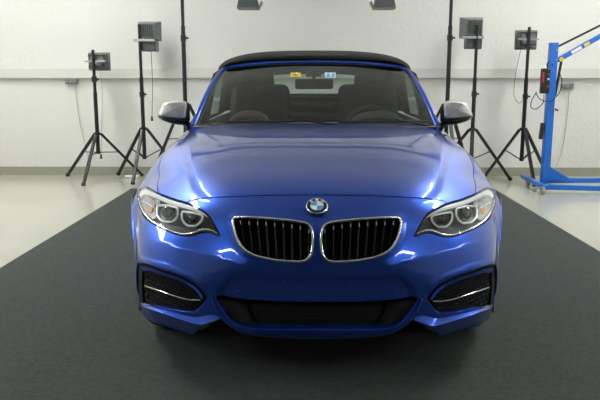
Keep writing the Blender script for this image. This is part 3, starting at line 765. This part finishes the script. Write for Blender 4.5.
# soft top
def top_sec(y, w, zt, ze, zd=None, wd=None, n=24):
    row = []
    if zd is not None:
        for k in range(5): t = k/5; row.append(Vector((-(wd+(w-wd)*t), y, zd+(ze-zd)*t)))
    for i in range(n+1):
        a = -1+2*i/n; row.append(Vector((w*math.sin(a*math.pi/2), y+(0 if abs(y-2.1) > .3 else .07*abs(a)**2.5), ze+(zt-ze)*max(0, 1-abs(math.sin(a*math.pi/2))**3)**.45)))
    if zd is not None:
        for k in range(4, -1, -1): t = k/5; row.append(Vector(((wd+(w-wd)*t), y, zd+(ze-zd)*t)))
    return row
fsec = [(2.095, .615, 1.347, 1.285), (2.11, .632, 1.366, 1.272), (2.25, .668, 1.393, 1.272), (2.5, .690, 1.414, 1.275), (2.78, .690, 1.412, 1.272)]
MB().grid([top_sec(*q) for q in fsec]).build('soft_top', M['fabric'], car, solid=.012)
rsec = [(2.78, .690, 1.412, 1.272, .955, .74), (3.0, .68, 1.392, 1.26, .955, .735), (3.2, .66, 1.34, 1.20, .955, .735), (3.28, .65, 1.315, 1.17, .955, .73), (3.4, .64, 1.265, 1.12, .955, .725)]
MB().grid([top_sec(*q) for q in rsec]).build('soft_top_rear', M['fabric'], car, solid=.01)
rs2 = [(3.4, .64, 1.265, 1.12, .955, .725), (3.5, .63, 1.215, 1.08, .955, .72), (3.6, .62, 1.155, 1.04, .955, .71), (3.68, .60, 1.08, 1.0, .96, .69)]
G2 = [top_sec(*q) for q in rs2]; n2 = len(G2[0]); lo_, hi_ = 11, n2-12
for a_, b_, nm_, mt_ in ((0, lo_+1, 'rear_window_surround', 'fabric'), (hi_, n2, 'rear_window_surround', 'fabric')):
    MB().grid([r_[a_:b_] for r_ in G2]).build(nm_, M[mt_], car, solid=.01)
MB().grid([r_[lo_:hi_+1] for r_ in G2]).build('rear_window', M['rglass'], car)
MB().grid([G2[-1], [Vector((p.x*.98, 3.8, .985)) for p in G2[-1]]]).build('soft_top_hem', M['fabric'], car, solid=.01)
for s in (-1, 1):   # side windows, mirror triangle and quarter glass
    top = [(.655, 2.2, 1.285), (.675, 2.5, 1.285), (.68, 2.8, 1.275), (.672, 3.0, 1.255)]
    botm = [(.735, 1.62, .945), (.745, 2.1, .945), (.748, 2.6, .948), (.735, 3.0, .955)]
    MB().grid([[(s*x, y, z) for x, y, z in cr(botm, 6)], [(s*x, y, z) for x, y, z in cr(top, 6)]]).build('side_window', M['sglass'], car)
    MB().tube([(s*x, y, z) for x, y, z in cr([(.728, 1.52, .95), (.745, 1.9, .942), (.752, 2.5, .945), (.74, 3.0, .955)], 6)], .012, 8).build('belt_moulding', M['fabric'], car)
    MB().grid([[(s*.715, 1.55, .93), (s*.70, 1.64, 1.0), (s*.655, 2.0, 1.25), (s*.62, 2.2, 1.29)], [(s*.728, 2.15, .93), (s*.715, 2.15, 1.0), (s*.672, 2.28, 1.25), (s*.655, 2.4, 1.285)]]).build('pillar_trim_blackout', M['leather'], car, solid=.015)  # dark trim sheet widened past the pillar to black out the side glass
    # small black sail where the mirror is fixed
    MB().add([(s*.738, 1.50, .945), (s*.745, 1.75, .945), (s*.70, 1.76, 1.05)], [[0, 1, 2]]).build('mirror_sail', M['black'], car, solid=.012)

# ---- mirrors
for s in (-1, 1):
    mr = empty('side_mirror', (0, 0, 0)); mr.parent = car; mr.matrix_parent_inverse = Matrix.Translation(-car.location)
    def q(px, py, y): p = at(px, py, y); return Vector((p.x*(-s), p.y, p.z))
    Y0, Y1, Y2 = 1.54, 1.60, 1.72
    def ringset(out, ins, Y, c=None):
        P_ = cr(out, 4, True); c = np.mean(P_, axis=0)
        return [q(*(c+(p-c)*ins), Y) for p in P_]
    CAP = [(158.6,115.6),(160.2,110),(163.5,103.8),(169,101.8),(178,100.8),(184.5,101.6),(187,105),(186.4,112),(185.5,118.6),(176,118.8),(166,117.8)]
    rows = [ringset(CAP, f_, Y) for f_, Y in ((.05, Y0), (.80, Y0+.004), (.90, Y0+.010), (.97, Y0+.028), (1.0, Y1+.01), (1.04, Y2-.03), (1.03, Y2))]
    MB().grid(rows, True).build('mirror_cap', M['cap'], mr)
    LOW = [(158.2,115.9),(166,117.9),(176,119),(185.5,118.9),(188.6,121),(187,124.4),(180,124.9),(172,123.6),(164,121),(159.5,118.4)]
    rows = [ringset(LOW, f_, Y) for f_, Y in ((.05, Y0+.004), (.6, Y0+.008), (.85, Y0+.02), (1.0, Y1), (1.04, Y2-.01), (.9, Y2), (.05, Y2))]
    MB().grid(rows, True).build('mirror_lower_shell', M['gloss'], mr)
    P_ = ringset(CAP, .97, Y2+.001); MB().add(P_, [list(range(len(P_)))]).build('mirror_glass', M['chrome'], mr, smooth=False)
    MB().tube([q(183,121.5,1.62), q(187,124,1.62), q(190,127,1.60)], [.022, .02, .024], 10, flat=.6).build('mirror_foot', M['black'], mr)
    MB().tube([q(187.2,103.5,1.60), q(187.6,110,1.60), q(187.5,121,1.60)], [.008, .014, .016], 8).build('mirror_hinge', M['black'], mr)

# ---- wipers and cowl
mb = MB(); mb.grid([[Vector((x, 1.235+.19*(x/.72)**2, .952-.010*(x/.7)**2)) for x in np.linspace(-.72, .72, 31)], [Vector((x, 1.30+.19*(x/.72)**2, .966-.012*(x/.7)**2)) for x in np.linspace(-.72, .72, 31)]])
mb.build('cowl_panel', M['black'], car, solid=.006)
for (x0, x1, b1) in ((-.50, .17, .012), (.13, .66, .008)):
    pt = [ws(x/.715, .02+b1*t)+Vector((0, -.012, .012)) for t, x in zip(np.linspace(0, 1, 9), np.linspace(x0, x1, 9))]
    w = MB().tube(pt, .006, 6).build('wiper_blade', M['black'], car)
    MB().tube([Vector((x1*.98, pt[-1].y-.03, .955)), pt[5]+Vector((0, -.006, .01))], .006, 6).build('wiper_arm', M['black'], w)

# ================================================================== INTERIOR
I = MB().box((0, 2.45, .36), (1.4, 2.3, .04)); I.box((0, 1.5, .62), (1.36, .04, .5)); I.build('cabin_floor', M['cavity'], car)
for s in (-1, 1): 
    MB().box((s*.715, 2.3, .65), (.05, 1.7, .56)).build('door_card', M['leather'], car, bevel=.02)
db = MB(); rows = []
for y, z in ((1.40, .90), (1.46, .955), (1.58, .955), (1.70, .93), (1.76, .87), (1.77, .75), (1.74, .55)):
    rows.append([Vector((x, y+.03*(x/.7)**2*(-1), z+(.018*math.exp(-((x-.35)/.2)**2) if .9 < z else 0)-.01*(x/.7)**2)) for x in np.linspace(-.69, .69, 29)])
db.grid(rows).build('dashboard', M['dash'], car)
# instrument hood + brown passenger pad
def dome(name, cx, y0, w, h, d, zb, m):
    rows = []
    for j in range(9):
        t = j/8; yy = y0+d*t; sc = math.sin(math.pi*(.08+.84*t))**.5
        rows.append([Vector((cx+w*math.cos(math.pi*(1-k/16)), yy, zb+h*sc*math.sin(math.pi*k/16)**.8)) for k in range(17)])
    return MB().grid(rows).build(name, m, car, solid=.004)
dome('instrument_hood', .385, 1.60, .165, .085, .14, .94, M['greytrim'])
stw = empty('steering_wheel', (0, 0, 0)); stw.parent = car; stw.matrix_parent_inverse = Matrix.Translation(-car.location)
sc_ = Vector((.37, 1.92, .87)); tilt = Matrix.Rotation(R(-24), 3, 'X')
MB().tube([sc_+tilt @ Vector((.182*math.cos(a), 0, .182*math.sin(a))) for a in [2*math.pi*k/40 for k in range(40)]], .016, 8, True).build('wheel_rim', M['greytrim'], stw)
MB().box(sc_, (.15, .05, .12), tilt).build('hub', M['leather'], stw, bevel=.02)
MB().bar(sc_+Vector((-.17, 0, .01)), sc_+Vector((.17, 0, .01)), .03, .02).build('spoke', M['leather'], stw, bevel=.004)
def seat(x, nm, m, back):
    st = empty(nm, (0, 0, 0)); st.parent = car; st.matrix_parent_inverse = Matrix.Translation(-car.location)
    MB().box((x, back-.30, .50), (.5, .5, .16)).build('seat_cushion', m, st, bevel=.05, seg=3)
    rt = Matrix.Rotation(R(-16), 3, 'X')
    MB().box((x, back+.05, .86), (.50, .13, .66), rt, taper=.86).build('backrest', m, st, bevel=.05, seg=3)
    MB().box((x+math.copysign(.02, x), back+.16, 1.185), (.26, .10, .17), rt, taper=.86).build('headrest', m, st, bevel=.035, seg=3)
    for k in (-1, 1): MB().cyl((x+k*.06, back+.12, 1.04), (x+k*.06, back+.14, 1.14), .007, 8).build('headrest_post', M['chrome'], st)
seat(.40, 'front_seat', M['leather'], 2.50); seat(-.40, 'front_seat', M['leather'], 2.50)
MB().tube(cr([(-.56, 2.02, .93), (-.52, 2.02, 1.0), (-.42, 2.02, 1.035), (-.33, 2.02, 1.0), (-.30, 2.02, .93)], 4), .02, 8).add([], []).build('passenger_airbag_trim', M['brown'], car) if False else None
dome('passenger_dash_pad', -.395, 1.60, .118, .082, .12, .945, M['brown2'])
rb = empty('rear_bench', (0, 0, 0)); rb.parent = car; rb.matrix_parent_inverse = Matrix.Translation(-car.location)
MB().box((0, 3.05, .50), (1.1, .45, .15)).build('seat_cushion', M['leather'], rb, bevel=.04, seg=3)
MB().box((0, 3.30, .78), (1.2, .13, .46), Matrix.Rotation(R(-14), 3, 'X')).build('backrest', M['leather'], rb, bevel=.04, seg=3)
MB().box((0, 3.48, .95), (1.2, .3, .03)).build('parcel_shelf', M['greytrim'], rb, bevel=.008)
for zz, yy in ((1.088, 2.95), (.94, 2.9)):
    MB().box((0, yy, zz), (1.1, .015, .03)).build('wind_deflector_bar', M['greytrim'], car, bevel=.004)
# rear view mirror and stickers on the screen
rv = empty('rear_view_mirror', (0, 0, 0)); rv.parent = car; rv.matrix_parent_inverse = Matrix.Translation(-car.location)
c = at(314, 84, 2.0)
MB().box(c, (.25, .03, .066)).build('mirror_housing', M['leather'], rv, bevel=.018, seg=3)
MB().cyl(c+Vector((0, -.005, .02)), at(313.5, 73, 2.02), .012, 10).build('mirror_stem', M['leather'], rv)
c2 = at(313.5, 73.5, 2.0)
MB().lathe([(.052, .0), (.05, .02), (.035, .035), (.0, .042)], c2+Vector((0, .01, -.02)), 'z', 20).build('sensor_cover', M['dash'], rv)
def onws(px, py, o_=.004):
    best = None
    for j in range(60, 101):
        for i in range(0, 81):
            p = ws(-.4+.8*i/80, j/100); a, b = proj(p.x, p.y, p.z); dd = (a-px)**2+(b-py)**2
            if best is None or dd < best[0]: best = (dd, -.4+.8*i/80, j/100)
    return ws(best[1], best[2])+Vector((0, -.6, .8))*(-o_)
def sticker(name, x0, y0, x1, y1, m, parent, o_=-.004):
    P_ = [onws(x0, y1, o_), onws(x1, y1, o_), onws(x1, y0, o_), onws(x0, y0, o_)]
    return MB().add(P_, [[0, 1, 2, 3]]).build(name, m, parent, smooth=False, solid=.0006)
s1 = sticker('windscreen_sticker', 290.5, 73, 301, 77.3, M['yellow'], car)
sticker('sticker_patch', 292.3, 73.4, 295.2, 76.6, M['green'], s1, -.0055); sticker('sticker_patch', 294.7, 74.6, 296.7, 76.8, M['red'], s1, -.0055); sticker('sticker_patch', 295.4, 73.2, 297.6, 74.6, M['white'], s1, -.0055)
s2 = sticker('windscreen_sticker', 325, 73, 336, 78.6, M['white'], car)
sticker('sticker_patch', 326.6, 74, 329.8, 77.9, M['cyan'], s2, -.0055); sticker('sticker_patch', 331.4, 74, 334.8, 77.9, M['cyan'], s2, -.0055)

# ================================================================== UNDERBODY AND WHEELS
ub_ = MB().box((0, 2.15, .30), (1.12, 3.9, .24)); ub_.box((0, 2.1, .32), (1.62, 1.75, .28)); ub_.box((0, .58, .52), (1.06, .5, .34))
ub_.build('underbody', M['cavity'], car)
MB().grid([[(x, .10+.10*(abs(x)/.6)**2, .235) for x in np.linspace(-.50, .50, 21)], [(x, .62, .20) for x in np.linspace(-.50, .50, 21)]]).build('undertray', M['cavity'], car, solid=.008)
ARC_Y1, ARC_X1 = [.40, .43, .475, .55, .62, .70, .80, .89, .98, 1.07, 1.13], [.79, .806, .825, .85, .868, .885, .892, .895, .89, .88, .87]
ARC_Y2, ARC_X2 = [3.09, 3.2, 3.4, 3.6, 3.75, 3.82, 3.86], [.88, .89, .90, .90, .89, .88, .865]
for s in (-1, 1):
    for yc in (.77, 3.46):
        xi = s*.60
        rows = []
        for a in np.linspace(-25, 205, 24):
            yy = yc+.355*math.cos(R(a)); zz = .33+.352*math.sin(R(a)); xo = float(np.interp(yy, ARC_Y1 if yc < 2 else ARC_Y2, ARC_X1 if yc < 2 else ARC_X2))-.012
            rows.append([(xi, yc+.39*math.cos(R(a)), .33+.385*math.sin(R(a))), (s*xo, yy, zz)])
        MB().grid(rows).build('wheel_arch_liner', M['cavity'], car)
        wl = empty('wheel', (0, 0, 0)); wl.parent = car; wl.matrix_parent_inverse = Matrix.Translation(-car.location)
        c = Vector((s*(.690 if yc < 2 else .765), yc, .3268)); z0 = .0
        prof = [(.235, -.10), (.27, -.112), (.30, -.112), (.314, -.095), (.317, -.05), (.3175, 0), (.317, .05), (.314, .095), (.30, .112), (.27, .112), (.235, .10)]
        MB().lathe(prof+[(.228, .09), (.228, -.09), (.235, -.10)], c, 'x', 56, cap=False).build('tyre', M['rubber'], wl)
        rim = MB().lathe([(.229, -.09), (.222, -.08), (.215, 0), (.222, .085), (.236, .098), (.232, .103), (.222, .095), (.208, .0), (.2, -.08)] if s > 0 else [(a_, -b_) for a_, b_ in [(.229, -.09), (.222, -.08), (.215, 0), (.222, .085), (.236, .098), (.232, .103), (.222, .095), (.208, .0), (.2, -.08)]], c, 'x', 48, cap=False).build('rim', M['rim'], wl)
        sp_ = MB()
        for k in range(5):
            for e in (-9, 9):
                a = R(72*k+e); a0 = R(72*k)
                sp_.bar(c+Vector((s*.075, .05*math.cos(a0), .05*math.sin(a0))), c+Vector((s*.09, .222*math.cos(a), .222*math.sin(a))), .022, .022, up=(1, 0, 0))
        sp_.lathe([(.0, s*.095), (.03, s*.095), (.055, s*.085), (.06, s*.05), (.0, s*.05)], c, 'x', 24)
        sp_.build('spokes', M['rim'], rim, bevel=.003)
        MB().lathe([(0, -.012), (.15, -.012), (.15, .012), (0, .012)], c+Vector((s*.02, 0, 0)), 'x', 32).build('brake_disc', M['satin'], wl)

# ================================================================== STANDS
def tripod(name, x, y, top, hub, low, az, feet_r, parent_r=.017, collar=None):
    t = empty(name, (x, y, 0))
    MB().cyl((0, 0, low), (0, 0, (hub+top)/2), .0235, 14).build('lower_tube', M['steel'], t)
    MB().cyl((0, 0, (hub+top)/2-.05), (0, 0, top), .0185, 14).build('upper_tube', M['steel'], t)
    zc = (hub+top)/2 if collar is None else collar
    cl = MB().lathe([(.02, -.035), (.031, -.03), (.031, .03), (.02, .035)], (0, 0, zc), 'z', 16).build('collar', M['steel'], t)
    MB().cyl((.02, 0, zc), (.055, 0, zc), .011, 10).build('knob', M['steel'], cl)
    MB().lathe([(.02, -.02), (.04, -.018), (.043, .012), (.022, .02)], (0, 0, hub), 'z', 18).build('hub_bracket', M['steel'], t)
    MB().lathe([(.02, -.012), (.028, -.01), (.028, .012), (.02, .014)], (0, 0, low+.02), 'z', 14).build('slide_ring', M['steel'], t)
    for k, a in enumerate(az):
        d = Vector((math.cos(R(a)), math.sin(R(a)), 0)); rr = feet_r[k]
        A = d*.045+Vector((0, 0, hub-.005)); B = d*rr+Vector((0, 0, .02))
        lg = MB().bar(A, B, .028, .036, up=(-d.y, d.x, 0)).build('leg', M['steel'], t, bevel=.004)
        MB().bar(B+(A-B)*.04, B, .036, .044, up=(-d.y, d.x, 0)).build('rubber_foot', M['rubber'], lg, bevel=.004)
        MB().bar(Vector((0, 0, low+.02))+d*.02, A.lerp(B, .42), .010, .014, up=(-d.y, d.x, 0)).build('brace', M['steel'], t)
    return t
def azr(cx, cy, fx, fy): return math.degrees(math.atan2(fy-cy, fx-cx)), math.hypot(fx-cx, fy-cy)
def stand(name, cx, cy, top, hub, low, feet, **k):
    q = [azr(cx, cy, *f) for f in feet]; return tripod(name, cx, cy, top, hub, low, [a for a, b in q], [b for a, b in q], **k)
t = stand('light_stand', -2.59, 5.56, 1.56, .575, .33, [(-3.10, 5.87), (-2.63, 5.08), (-2.14, 5.87)], collar=1.22)
tag(t, 'black tripod light stand carrying the small grey floodlight, leftmost by the wall', 'light stand', 'light stands')
t = stand('light_stand', -2.05, 5.64, 1.855, .63, .26, [(-2.48, 5.96), (-2.09, 5.19), (-1.66, 5.96)], collar=1.04)
tag(t, 'black tripod light stand under the large grey floodlight left of the car', 'light stand', 'light stands')
t = stand('light_stand', 1.88, 5.45, 1.83, .64, .27, [(2.40, 5.58), (1.50, 5.90), (1.77, 4.93)], collar=1.05)
tag(t, 'black tripod light stand under the large grey floodlight right of the car', 'light stand', 'light stands')
t = stand('light_stand', 2.49, 5.50, 1.81, .64, .26, [(2.16, 5.87), (2.53, 5.10), (2.93, 5.80)], collar=1.02)
tag(t, 'black tripod light stand beside the blue hoist, holding a square grey floodlight', 'light stand', 'light stands')

# tall stands that carry a crossbar
pl_, pr_ = at(184, 60, 5.0), at(449, 60, 5.0)
for x_, nm_, cz in ((pl_.x, 'left', 1.66), (pr_.x, 'right', 1.66)):
    t = stand('tall_stand', x_, 5.0, 2.62, .95, .55, [(x_-.47, 5.08), (x_+.40, 5.36), (x_+.06, 4.53)], collar=cz)
    tag(t, 'tall thin black pole stand rising out of frame behind the car, on its %s' % nm_, 'stand', 'tall pole stands')
cb = MB().cyl((pl_.x-.1, 5.0, 2.64), (pr_.x+.1, 5.0, 2.64), .02, 14).build('crossbar', M['steel'])
tag(cb, 'black crossbar lying across the tops of the two tall poles', 'crossbar')

def floodlight(name, c, w, h, big, side):
    """seen from behind: it faces the wall"""
    t = empty(name, c)
    if big:
        # reflector hood (back), gear box under it
        rows = []
        for sc, y in ((1.0, .07), (1.0, .06), (.97, .05), (.80, -.05), (.72, -.075)):
            rows.append([Vector((a*w/2*sc, y, b*h/2*sc)) for a, b in ((-1, -1), (1, -1), (1, 1), (-1, 1))])
        rows.append([Vector((0, -.078, 0))]*4)
        mb = MB().grid(rows, True); mb.build('reflector_housing', M['lampgrey'], t, angle=20)
        for k in range(7): MB().box((-w*.27+k*w*.09, -.085, 0), (.006, .02, h*.62)).build('cooling_fin', M['lampdark'], t)
        MB().box((0, .072, 0), (w*1.02, .012, h*1.02)).build('front_rim', M['lampgrey'], t, bevel=.004)
        MB().box((.012, .0, -h*.5-.065), (w*.68, .13, .12)).build('gear_box', M['lampdark'], t, bevel=.012)
        MB().box((w*.32, .0, -h*.5-.065), (.035, .10, .13)).build('terminal_box', M['lampgrey'], t, bevel=.006)
        MB().box((-.02, -.095, -h*.5+.0), (w*.95, .025, .032)).build('bracket', M['alu'], t, bevel=.004)
    else:
        MB().box((0, .03, 0), (w, .03, h)).build('front_rim', M['lampgrey'], t, bevel=.006)
        rows = []
        for sc, y in ((.80, .02), (.72, -.05), (.60, -.06)):
            rows.append([Vector((a*w/2*sc, y, b*h/2*sc)) for a, b in ((-1, -1), (1, -1), (1, 1), (-1, 1))])
        rows.append([Vector((0, -.062, 0))]*4)
        MB().grid(rows, True).build('reflector_housing', M['lampgrey'], t, angle=20)
        hw, hh = w*.36, h*.36
        P_ = [(-hw, -.07, -hh), (-hw, -.07, hh), (hw, -.07, hh), (hw, -.07, -hh)]
        MB().tube(P_, .012, 8, True).build('guard_frame', M['lampdark'], t)
        MB().box((0, -.075, -.035), (w*.62, .05, .05)).build('gear_box', M['lampdark'], t, bevel=.01)
        MB().box((-.01, -.09, .0), (w*.98, .012, .018)).build('bracket', M['alu'], t, bevel=.003)
    MB().cyl((0, -.10, -.02 if not big else -h*.5), (0, -.085, -.02 if not big else -h*.5), .014, 12).build('clamp_bolt', M['alu'], t)
    return t
c = at(148.3, 31.0, 5.72); t = floodlight('floodlight', c, .27, .225, True, 1); t.rotation_euler = (0, 0, R(-6))
tag(t, 'large grey floodlight turned to the wall atop the second stand from the left', 'floodlight', 'large floodlights')
c = at(472.6, 27.5, 5.54); t = floodlight('floodlight', c, .265, .235, True, 1); t.rotation_euler = (0, 0, R(4))
tag(t, 'large grey floodlight turned to the wall atop the stand beside the right car mirror', 'floodlight', 'large floodlights')
c = at(98.7, 61.5, 5.66); t = floodlight('floodlight', c, .26, .215, False, 1); t.rotation_euler = (0, 0, R(-3))
tag(t, 'small square grey floodlight on the leftmost tripod stand', 'floodlight', 'small floodlights')
c = at(526.5, 39.8, 5.60); t = floodlight('floodlight', c, .255, .225, False, 1)
tag(t, 'small square grey floodlight on the stand left of the blue hoist', 'floodlight', 'small floodlights')
for px_, nm_ in ((248.5, 'left'), (384, 'right')):
    c = at(px_, 8.6, 5.05)
    t = empty('hanging_floodlight', (c.x, 5.05, c.z+.1))
    sg = -1 if nm_ == 'left' else 1
    rows = []
    for sc, z in ((1.0, -.1), (1.0, -.09), (.8, .02), (.62, .09)):
        rows.append([Vector((a*.115*sc, b*.10*sc, z)) for a, b in ((-1, -1), (1, -1), (1, 1), (-1, 1))])
    MB().grid(rows, True).build('reflector_housing', M['lampdark'], t, angle=20)
    MB().box((0, 0, -.103), (.235, .205, .010)).build('front_rim', M['lampgrey'], t, bevel=.003)
    MB().box((0, 0, .13), (.14, .12, .09)).build('gear_box', M['lampdark'], t, bevel=.01)
    MB().add([(-sg*.115, .10, -.098), (-sg*.15, .12, -.03), (-sg*.15, -.12, -.03), (-sg*.115, -.10, -.098)], [[0, 1, 2, 3]]).build('barn_door', M['lampgrey'], t, solid=.004)
    MB().tube([(-.05, -.0, .13), (-.05, -.0, 2.64-(c.z+.1)-.02+.03), (.05, 0, 2.64-(c.z+.1)+.01), (.05, 0, .13)], .008, 8).build('hanging_bracket', M['steel'], t)
    tag(t, 'grey floodlight hanging above the car, the %s one at the top edge' % nm_, 'floodlight', 'hanging floodlights')

# dangling cables
def cable(name, pts, r, m, label, cat='cable', plug=None):
    t = MB().tube(cr(pts, 8), r, 6).build(name, m); tag(t, label, cat)
    if plug is not None:
        p = Vector(plug); MB().cyl(p+Vector((0, 0, .02)), p+Vector((0, 0, -.035)), .011, 10, .015).build('plug', M['cable'], t)
    return t
a_ = at(151, 50, 5.74); b_ = at(152, 118, 5.74)
cable('power_cable', [a_, (a_.x+.003, 5.74, (a_.z+b_.z)/2), b_], .0035, M['cable'], 'thin black cable with plug hanging from the large left floodlight', plug=b_)
a_ = at(521, 48, 5.66); b_ = at(531, 116, 5.62); 
cable('power_cable', [a_, at(515.5, 75, 5.66), at(514, 95, 5.66), at(519, 103, 5.65), at(524, 99, 5.64)], .003, M['cable'], 'thin dark cable looping from the square floodlight left of the blue hoist')
a_ = at(100, 70, 5.7); b_ = at(101, 156, 5.7)
cable('power_cable', [a_, (a_.x+.01, 5.7, 1.0), b_], .003, M['greycable'], 'thin cable with black plug hanging from the leftmost floodlight', plug=b_)
a_ = at(75, 84, 6.0)
cable('power_cable', [a_, at(78, 110, 6.03), at(84, 140, 6.0), (-2.75, 5.95, .02), (-2.35, 5.9, .012), (-2.2, 5.85, .012)], .004, M['greycable'], 'grey cable running from the left wall socket down to the floor')
a_ = at(569, 92, 6.0)
cable('power_cable', [a_, at(568, 110, 6.02), at(564, 140, 6.02), at(559, 160, 6.0), (3.0, 5.9, .03), (2.9, 5.8, .012)], .004, M['greycable'], 'grey cable running from the right wall socket behind the blue hoist')
# wall sockets
for (px_, py_, nm_) in ((71.5, 81.3, 'left'), (567, 85.8, 'right')):
    c = at(px_, py_, YW-.025); t = empty('wall_socket', (c.x, YW-.0, c.z))
    MB().box((0, -.03, 0), (.15, .056, .065)).build('socket_box', M['outlet'], t, bevel=.008)
    for k in (-1, 1): MB().box((k*.036, -.062, 0), (.055, .008, .048)).build('socket_flap', M['lampgrey'], t, bevel=.004)
    tag(t, 'grey double wall socket under the %s end of the white cable trunking' % nm_, 'socket', 'wall sockets')
t = MB().box((-2.26, 5.80, .02), (.17, .05, .03)).build('power_strip', M['white'], None, bevel=.008); tag(t, 'white power strip lying on the floor between the two left stands', 'power strip')

# ================================================================== BLUE HOIST
ht = empty('hoist', (2.64, 5.0, 0), True)
tag(ht, 'blue mobile workshop hoist on casters with a boom reaching out of frame', 'hoist')
Yh = 5.0
pb, pt_ = at(544.5, 183, Yh), at(554.5, 43.5, Yh)
MB().bar((pb.x, Yh, .07), (pb.x, Yh, pt_.z), .085, .085, up=(0, 1, 0)).build('post', M['liftblue'], ht, bevel=.008)
MB().box((pb.x, Yh, pt_.z+.002), (.088, .088, .01)).build('post_cap', M['liftblue'], ht, bevel=.003)
cl, cr_ = Vector((2.40, 5.50, .105)), Vector((2.66, 4.82, .085))
def atz(px, py, z):
    d = FW + RT*((px-300)/F) - UP*((py-200)/F); t = (z-CAM[2])/d[2]; p = CAM + d*t
    return Vector((float(p[0]), float(p[1]), float(p[2])))
h0, h1 = atz(523, 176, .10), atz(545, 187.5, .075)
MB().bar(h0, h1, .06, .045).build('cross_beam', M['liftblue'], ht, bevel=.008)
MB().add([(pb.x-.02, Yh-.05, .12), (pb.x+.3, Yh-.09, .10), (pb.x+.04, Yh-.05, .26), (pb.x-.02, Yh+.05, .12), (pb.x+.3, Yh+.0, .10), (pb.x+.04, Yh+.05, .26)], [[0, 1, 2], [5, 4, 3], [0, 3, 4, 1], [1, 4, 5, 2], [2, 5, 3, 0]]).build('gusset', M['liftblue'], ht, smooth=False, bevel=.004)
f0, f1, r0, r1 = atz(545, 186.8, .07), atz(600, 188.2, .07), atz(543, 180.6, .09), atz(600, 180.2, .09)
for x0, y0, x1, y1, z_ in ((f0.x, f0.y, f0.x+(f1.x-f0.x)*3, f0.y+(f1.y-f0.y)*3, .07), (r0.x, r0.y, r0.x+(r1.x-r0.x)*2.6, r0.y+(r1.y-r0.y)*2.6, .09)):
    lg = MB().bar((x0, y0, z_), (x1, y1, z_), .055, .055, up=(0, 0, 1)).build('leg', M['liftblue'], ht, bevel=.006)
for (x, y) in ((h0.x+.03, h0.y-.08), (h1.x-.04, h1.y-.02), (f0.x+(f1.x-f0.x)*2.9, f0.y+(f1.y-f0.y)*2.9), (r0.x+(r1.x-r0.x)*2.5, r0.y+(r1.y-r0.y)*2.5)):
    cs = empty('caster', (0, 0, 0)); cs.parent = ht; cs.matrix_parent_inverse = Matrix.Translation(-ht.location)
    MB().lathe([(.0, -.016), (.034, -.016), (.038, -.01), (.038, .01), (.034, .016), (.0, .016)], (x+.01, y, .0385), 'x', 24).build('caster_wheel', M['caster'], cs)
    MB().box((x+.01, y, .078), (.05, .06, .008)).box((x-.013, y, .058), (.005, .045, .045)).box((x+.033, y, .058), (.005, .045, .045)).build('caster_fork', M['alu'], cs, bevel=.002)
# boom and ram
b0, b1 = at(559.5, 59, Yh), at(600, 36.2, Yh); dd = (b1-b0)/(b1-b0).length
MB().bar(b0-dd*.03, b0+dd*1.35, .05, .065, up=(0, 1, 0)).build('boom', M['liftblue'], ht, bevel=.006)
q0, q1 = at(553, 49, Yh), at(600, 25.5, Yh); dq = (q1-q0)/(q1-q0).length
MB().bar(q0, q0+dq*1.3, .022, .022, up=(0, 1, 0)).build('tie_rod', M['steel'], ht, bevel=.004)
p0 = b0+dd*.02
MB().cyl(p0+Vector((0, -.02, -.01)), at(555, 96, Yh-.02), .014, 12).build('ram', M['steel'], ht)
for k, (f_, m_) in enumerate(((.19, 'white'), (.235, 'yellow'))):
    pass
def boomsticker(t0, t1, m, parent):
    up = Vector((-dd.z, 0, dd.x)); o_ = Vector((0, -.0345, 0))
    a, b = b0+dd*t0+o_, b0+dd*t1+o_; return MB().add([a-up*.016, b-up*.016, b+up*.016, a+up*.016], [[0, 1, 2, 3]]).build('sticker', m, parent, smooth=False, solid=.001)
boomsticker(.13, .25, M['white'], ht); boomsticker(.28, .345, M['yellow'], ht)
MB().cyl(b0+Vector((.01, -.045, -.005)), b0+Vector((.01, .045, -.005)), .024, 16).build('pivot_pin', M['yellow'], ht)
for (px_, py_) in ((557, 50), (557, 60), (549, 69)):
    c = at(px_, py_, Yh-.045); MB().lathe([(0, -.008), (.008, -.008), (.009, 0)], c, 'y', 8).build('bolt', M['alu'], ht)
cbx = at(545, 81, Yh-.01)
bx = MB().box(cbx, (.085, .08, .27)).build('control_box', M['black'], ht, bevel=.008)
MB().box(cbx+Vector((-.034, -.041, .04)), (.012, .006, .11)).build('warning_label', M['red'], bx, smooth=False)
for k, (dz, m_) in enumerate(((-.06, 'red'), (.02, 'white'), (.07, 'greytrim'))):
    MB().lathe([(0, -.02), (.010, -.018), (.011, 0)], cbx+Vector((.018, -.04, dz)), 'y', 14).build('button', M[m_], bx)
MB().tube(cr([at(548, 69, Yh), at(547, 64, Yh), at(550, 62, Yh-.02), at(553, 66, Yh-.05)], 6), .006, 8).build('cable', M['cable'], ht)
MB().tube(cr([at(536.5, 92, Yh-.04), at(532, 100, Yh-.05), at(531, 107, Yh-.05), at(536, 109, Yh-.05), at(543, 103, Yh-.05), at(544, 95, Yh-.03)], 6), .005, 8).build('cable', M['cable'], ht)
MB().tube(cr([at(536, 93, Yh-.04), at(540, 99, Yh-.07), at(550, 101.5, Yh-.08), at(559, 93, Yh-.08), at(562, 82, Yh-.05), at(560, 74, Yh-.03)], 6), .005, 8).build('cable', M['cable'], ht)
MB().bar(at(550, 108.3, Yh-.05), at(556, 109.5, Yh-.05), .008).build('lever', M['alu'], ht)
MB().bar(at(555, 109, Yh-.05), at(558, 110.5, Yh-.05), .016).build('lever_grip', M['cable'], ht)
MB().box(at(541.5, 131, Yh), (.035, .05, .18), Matrix.Rotation(R(4), 3, 'Y')).build('pump_bracket', M['cable'], ht, bevel=.006)
for o in bpy.data.objects:
    if '_inv' in o.keys(): del o['_inv']
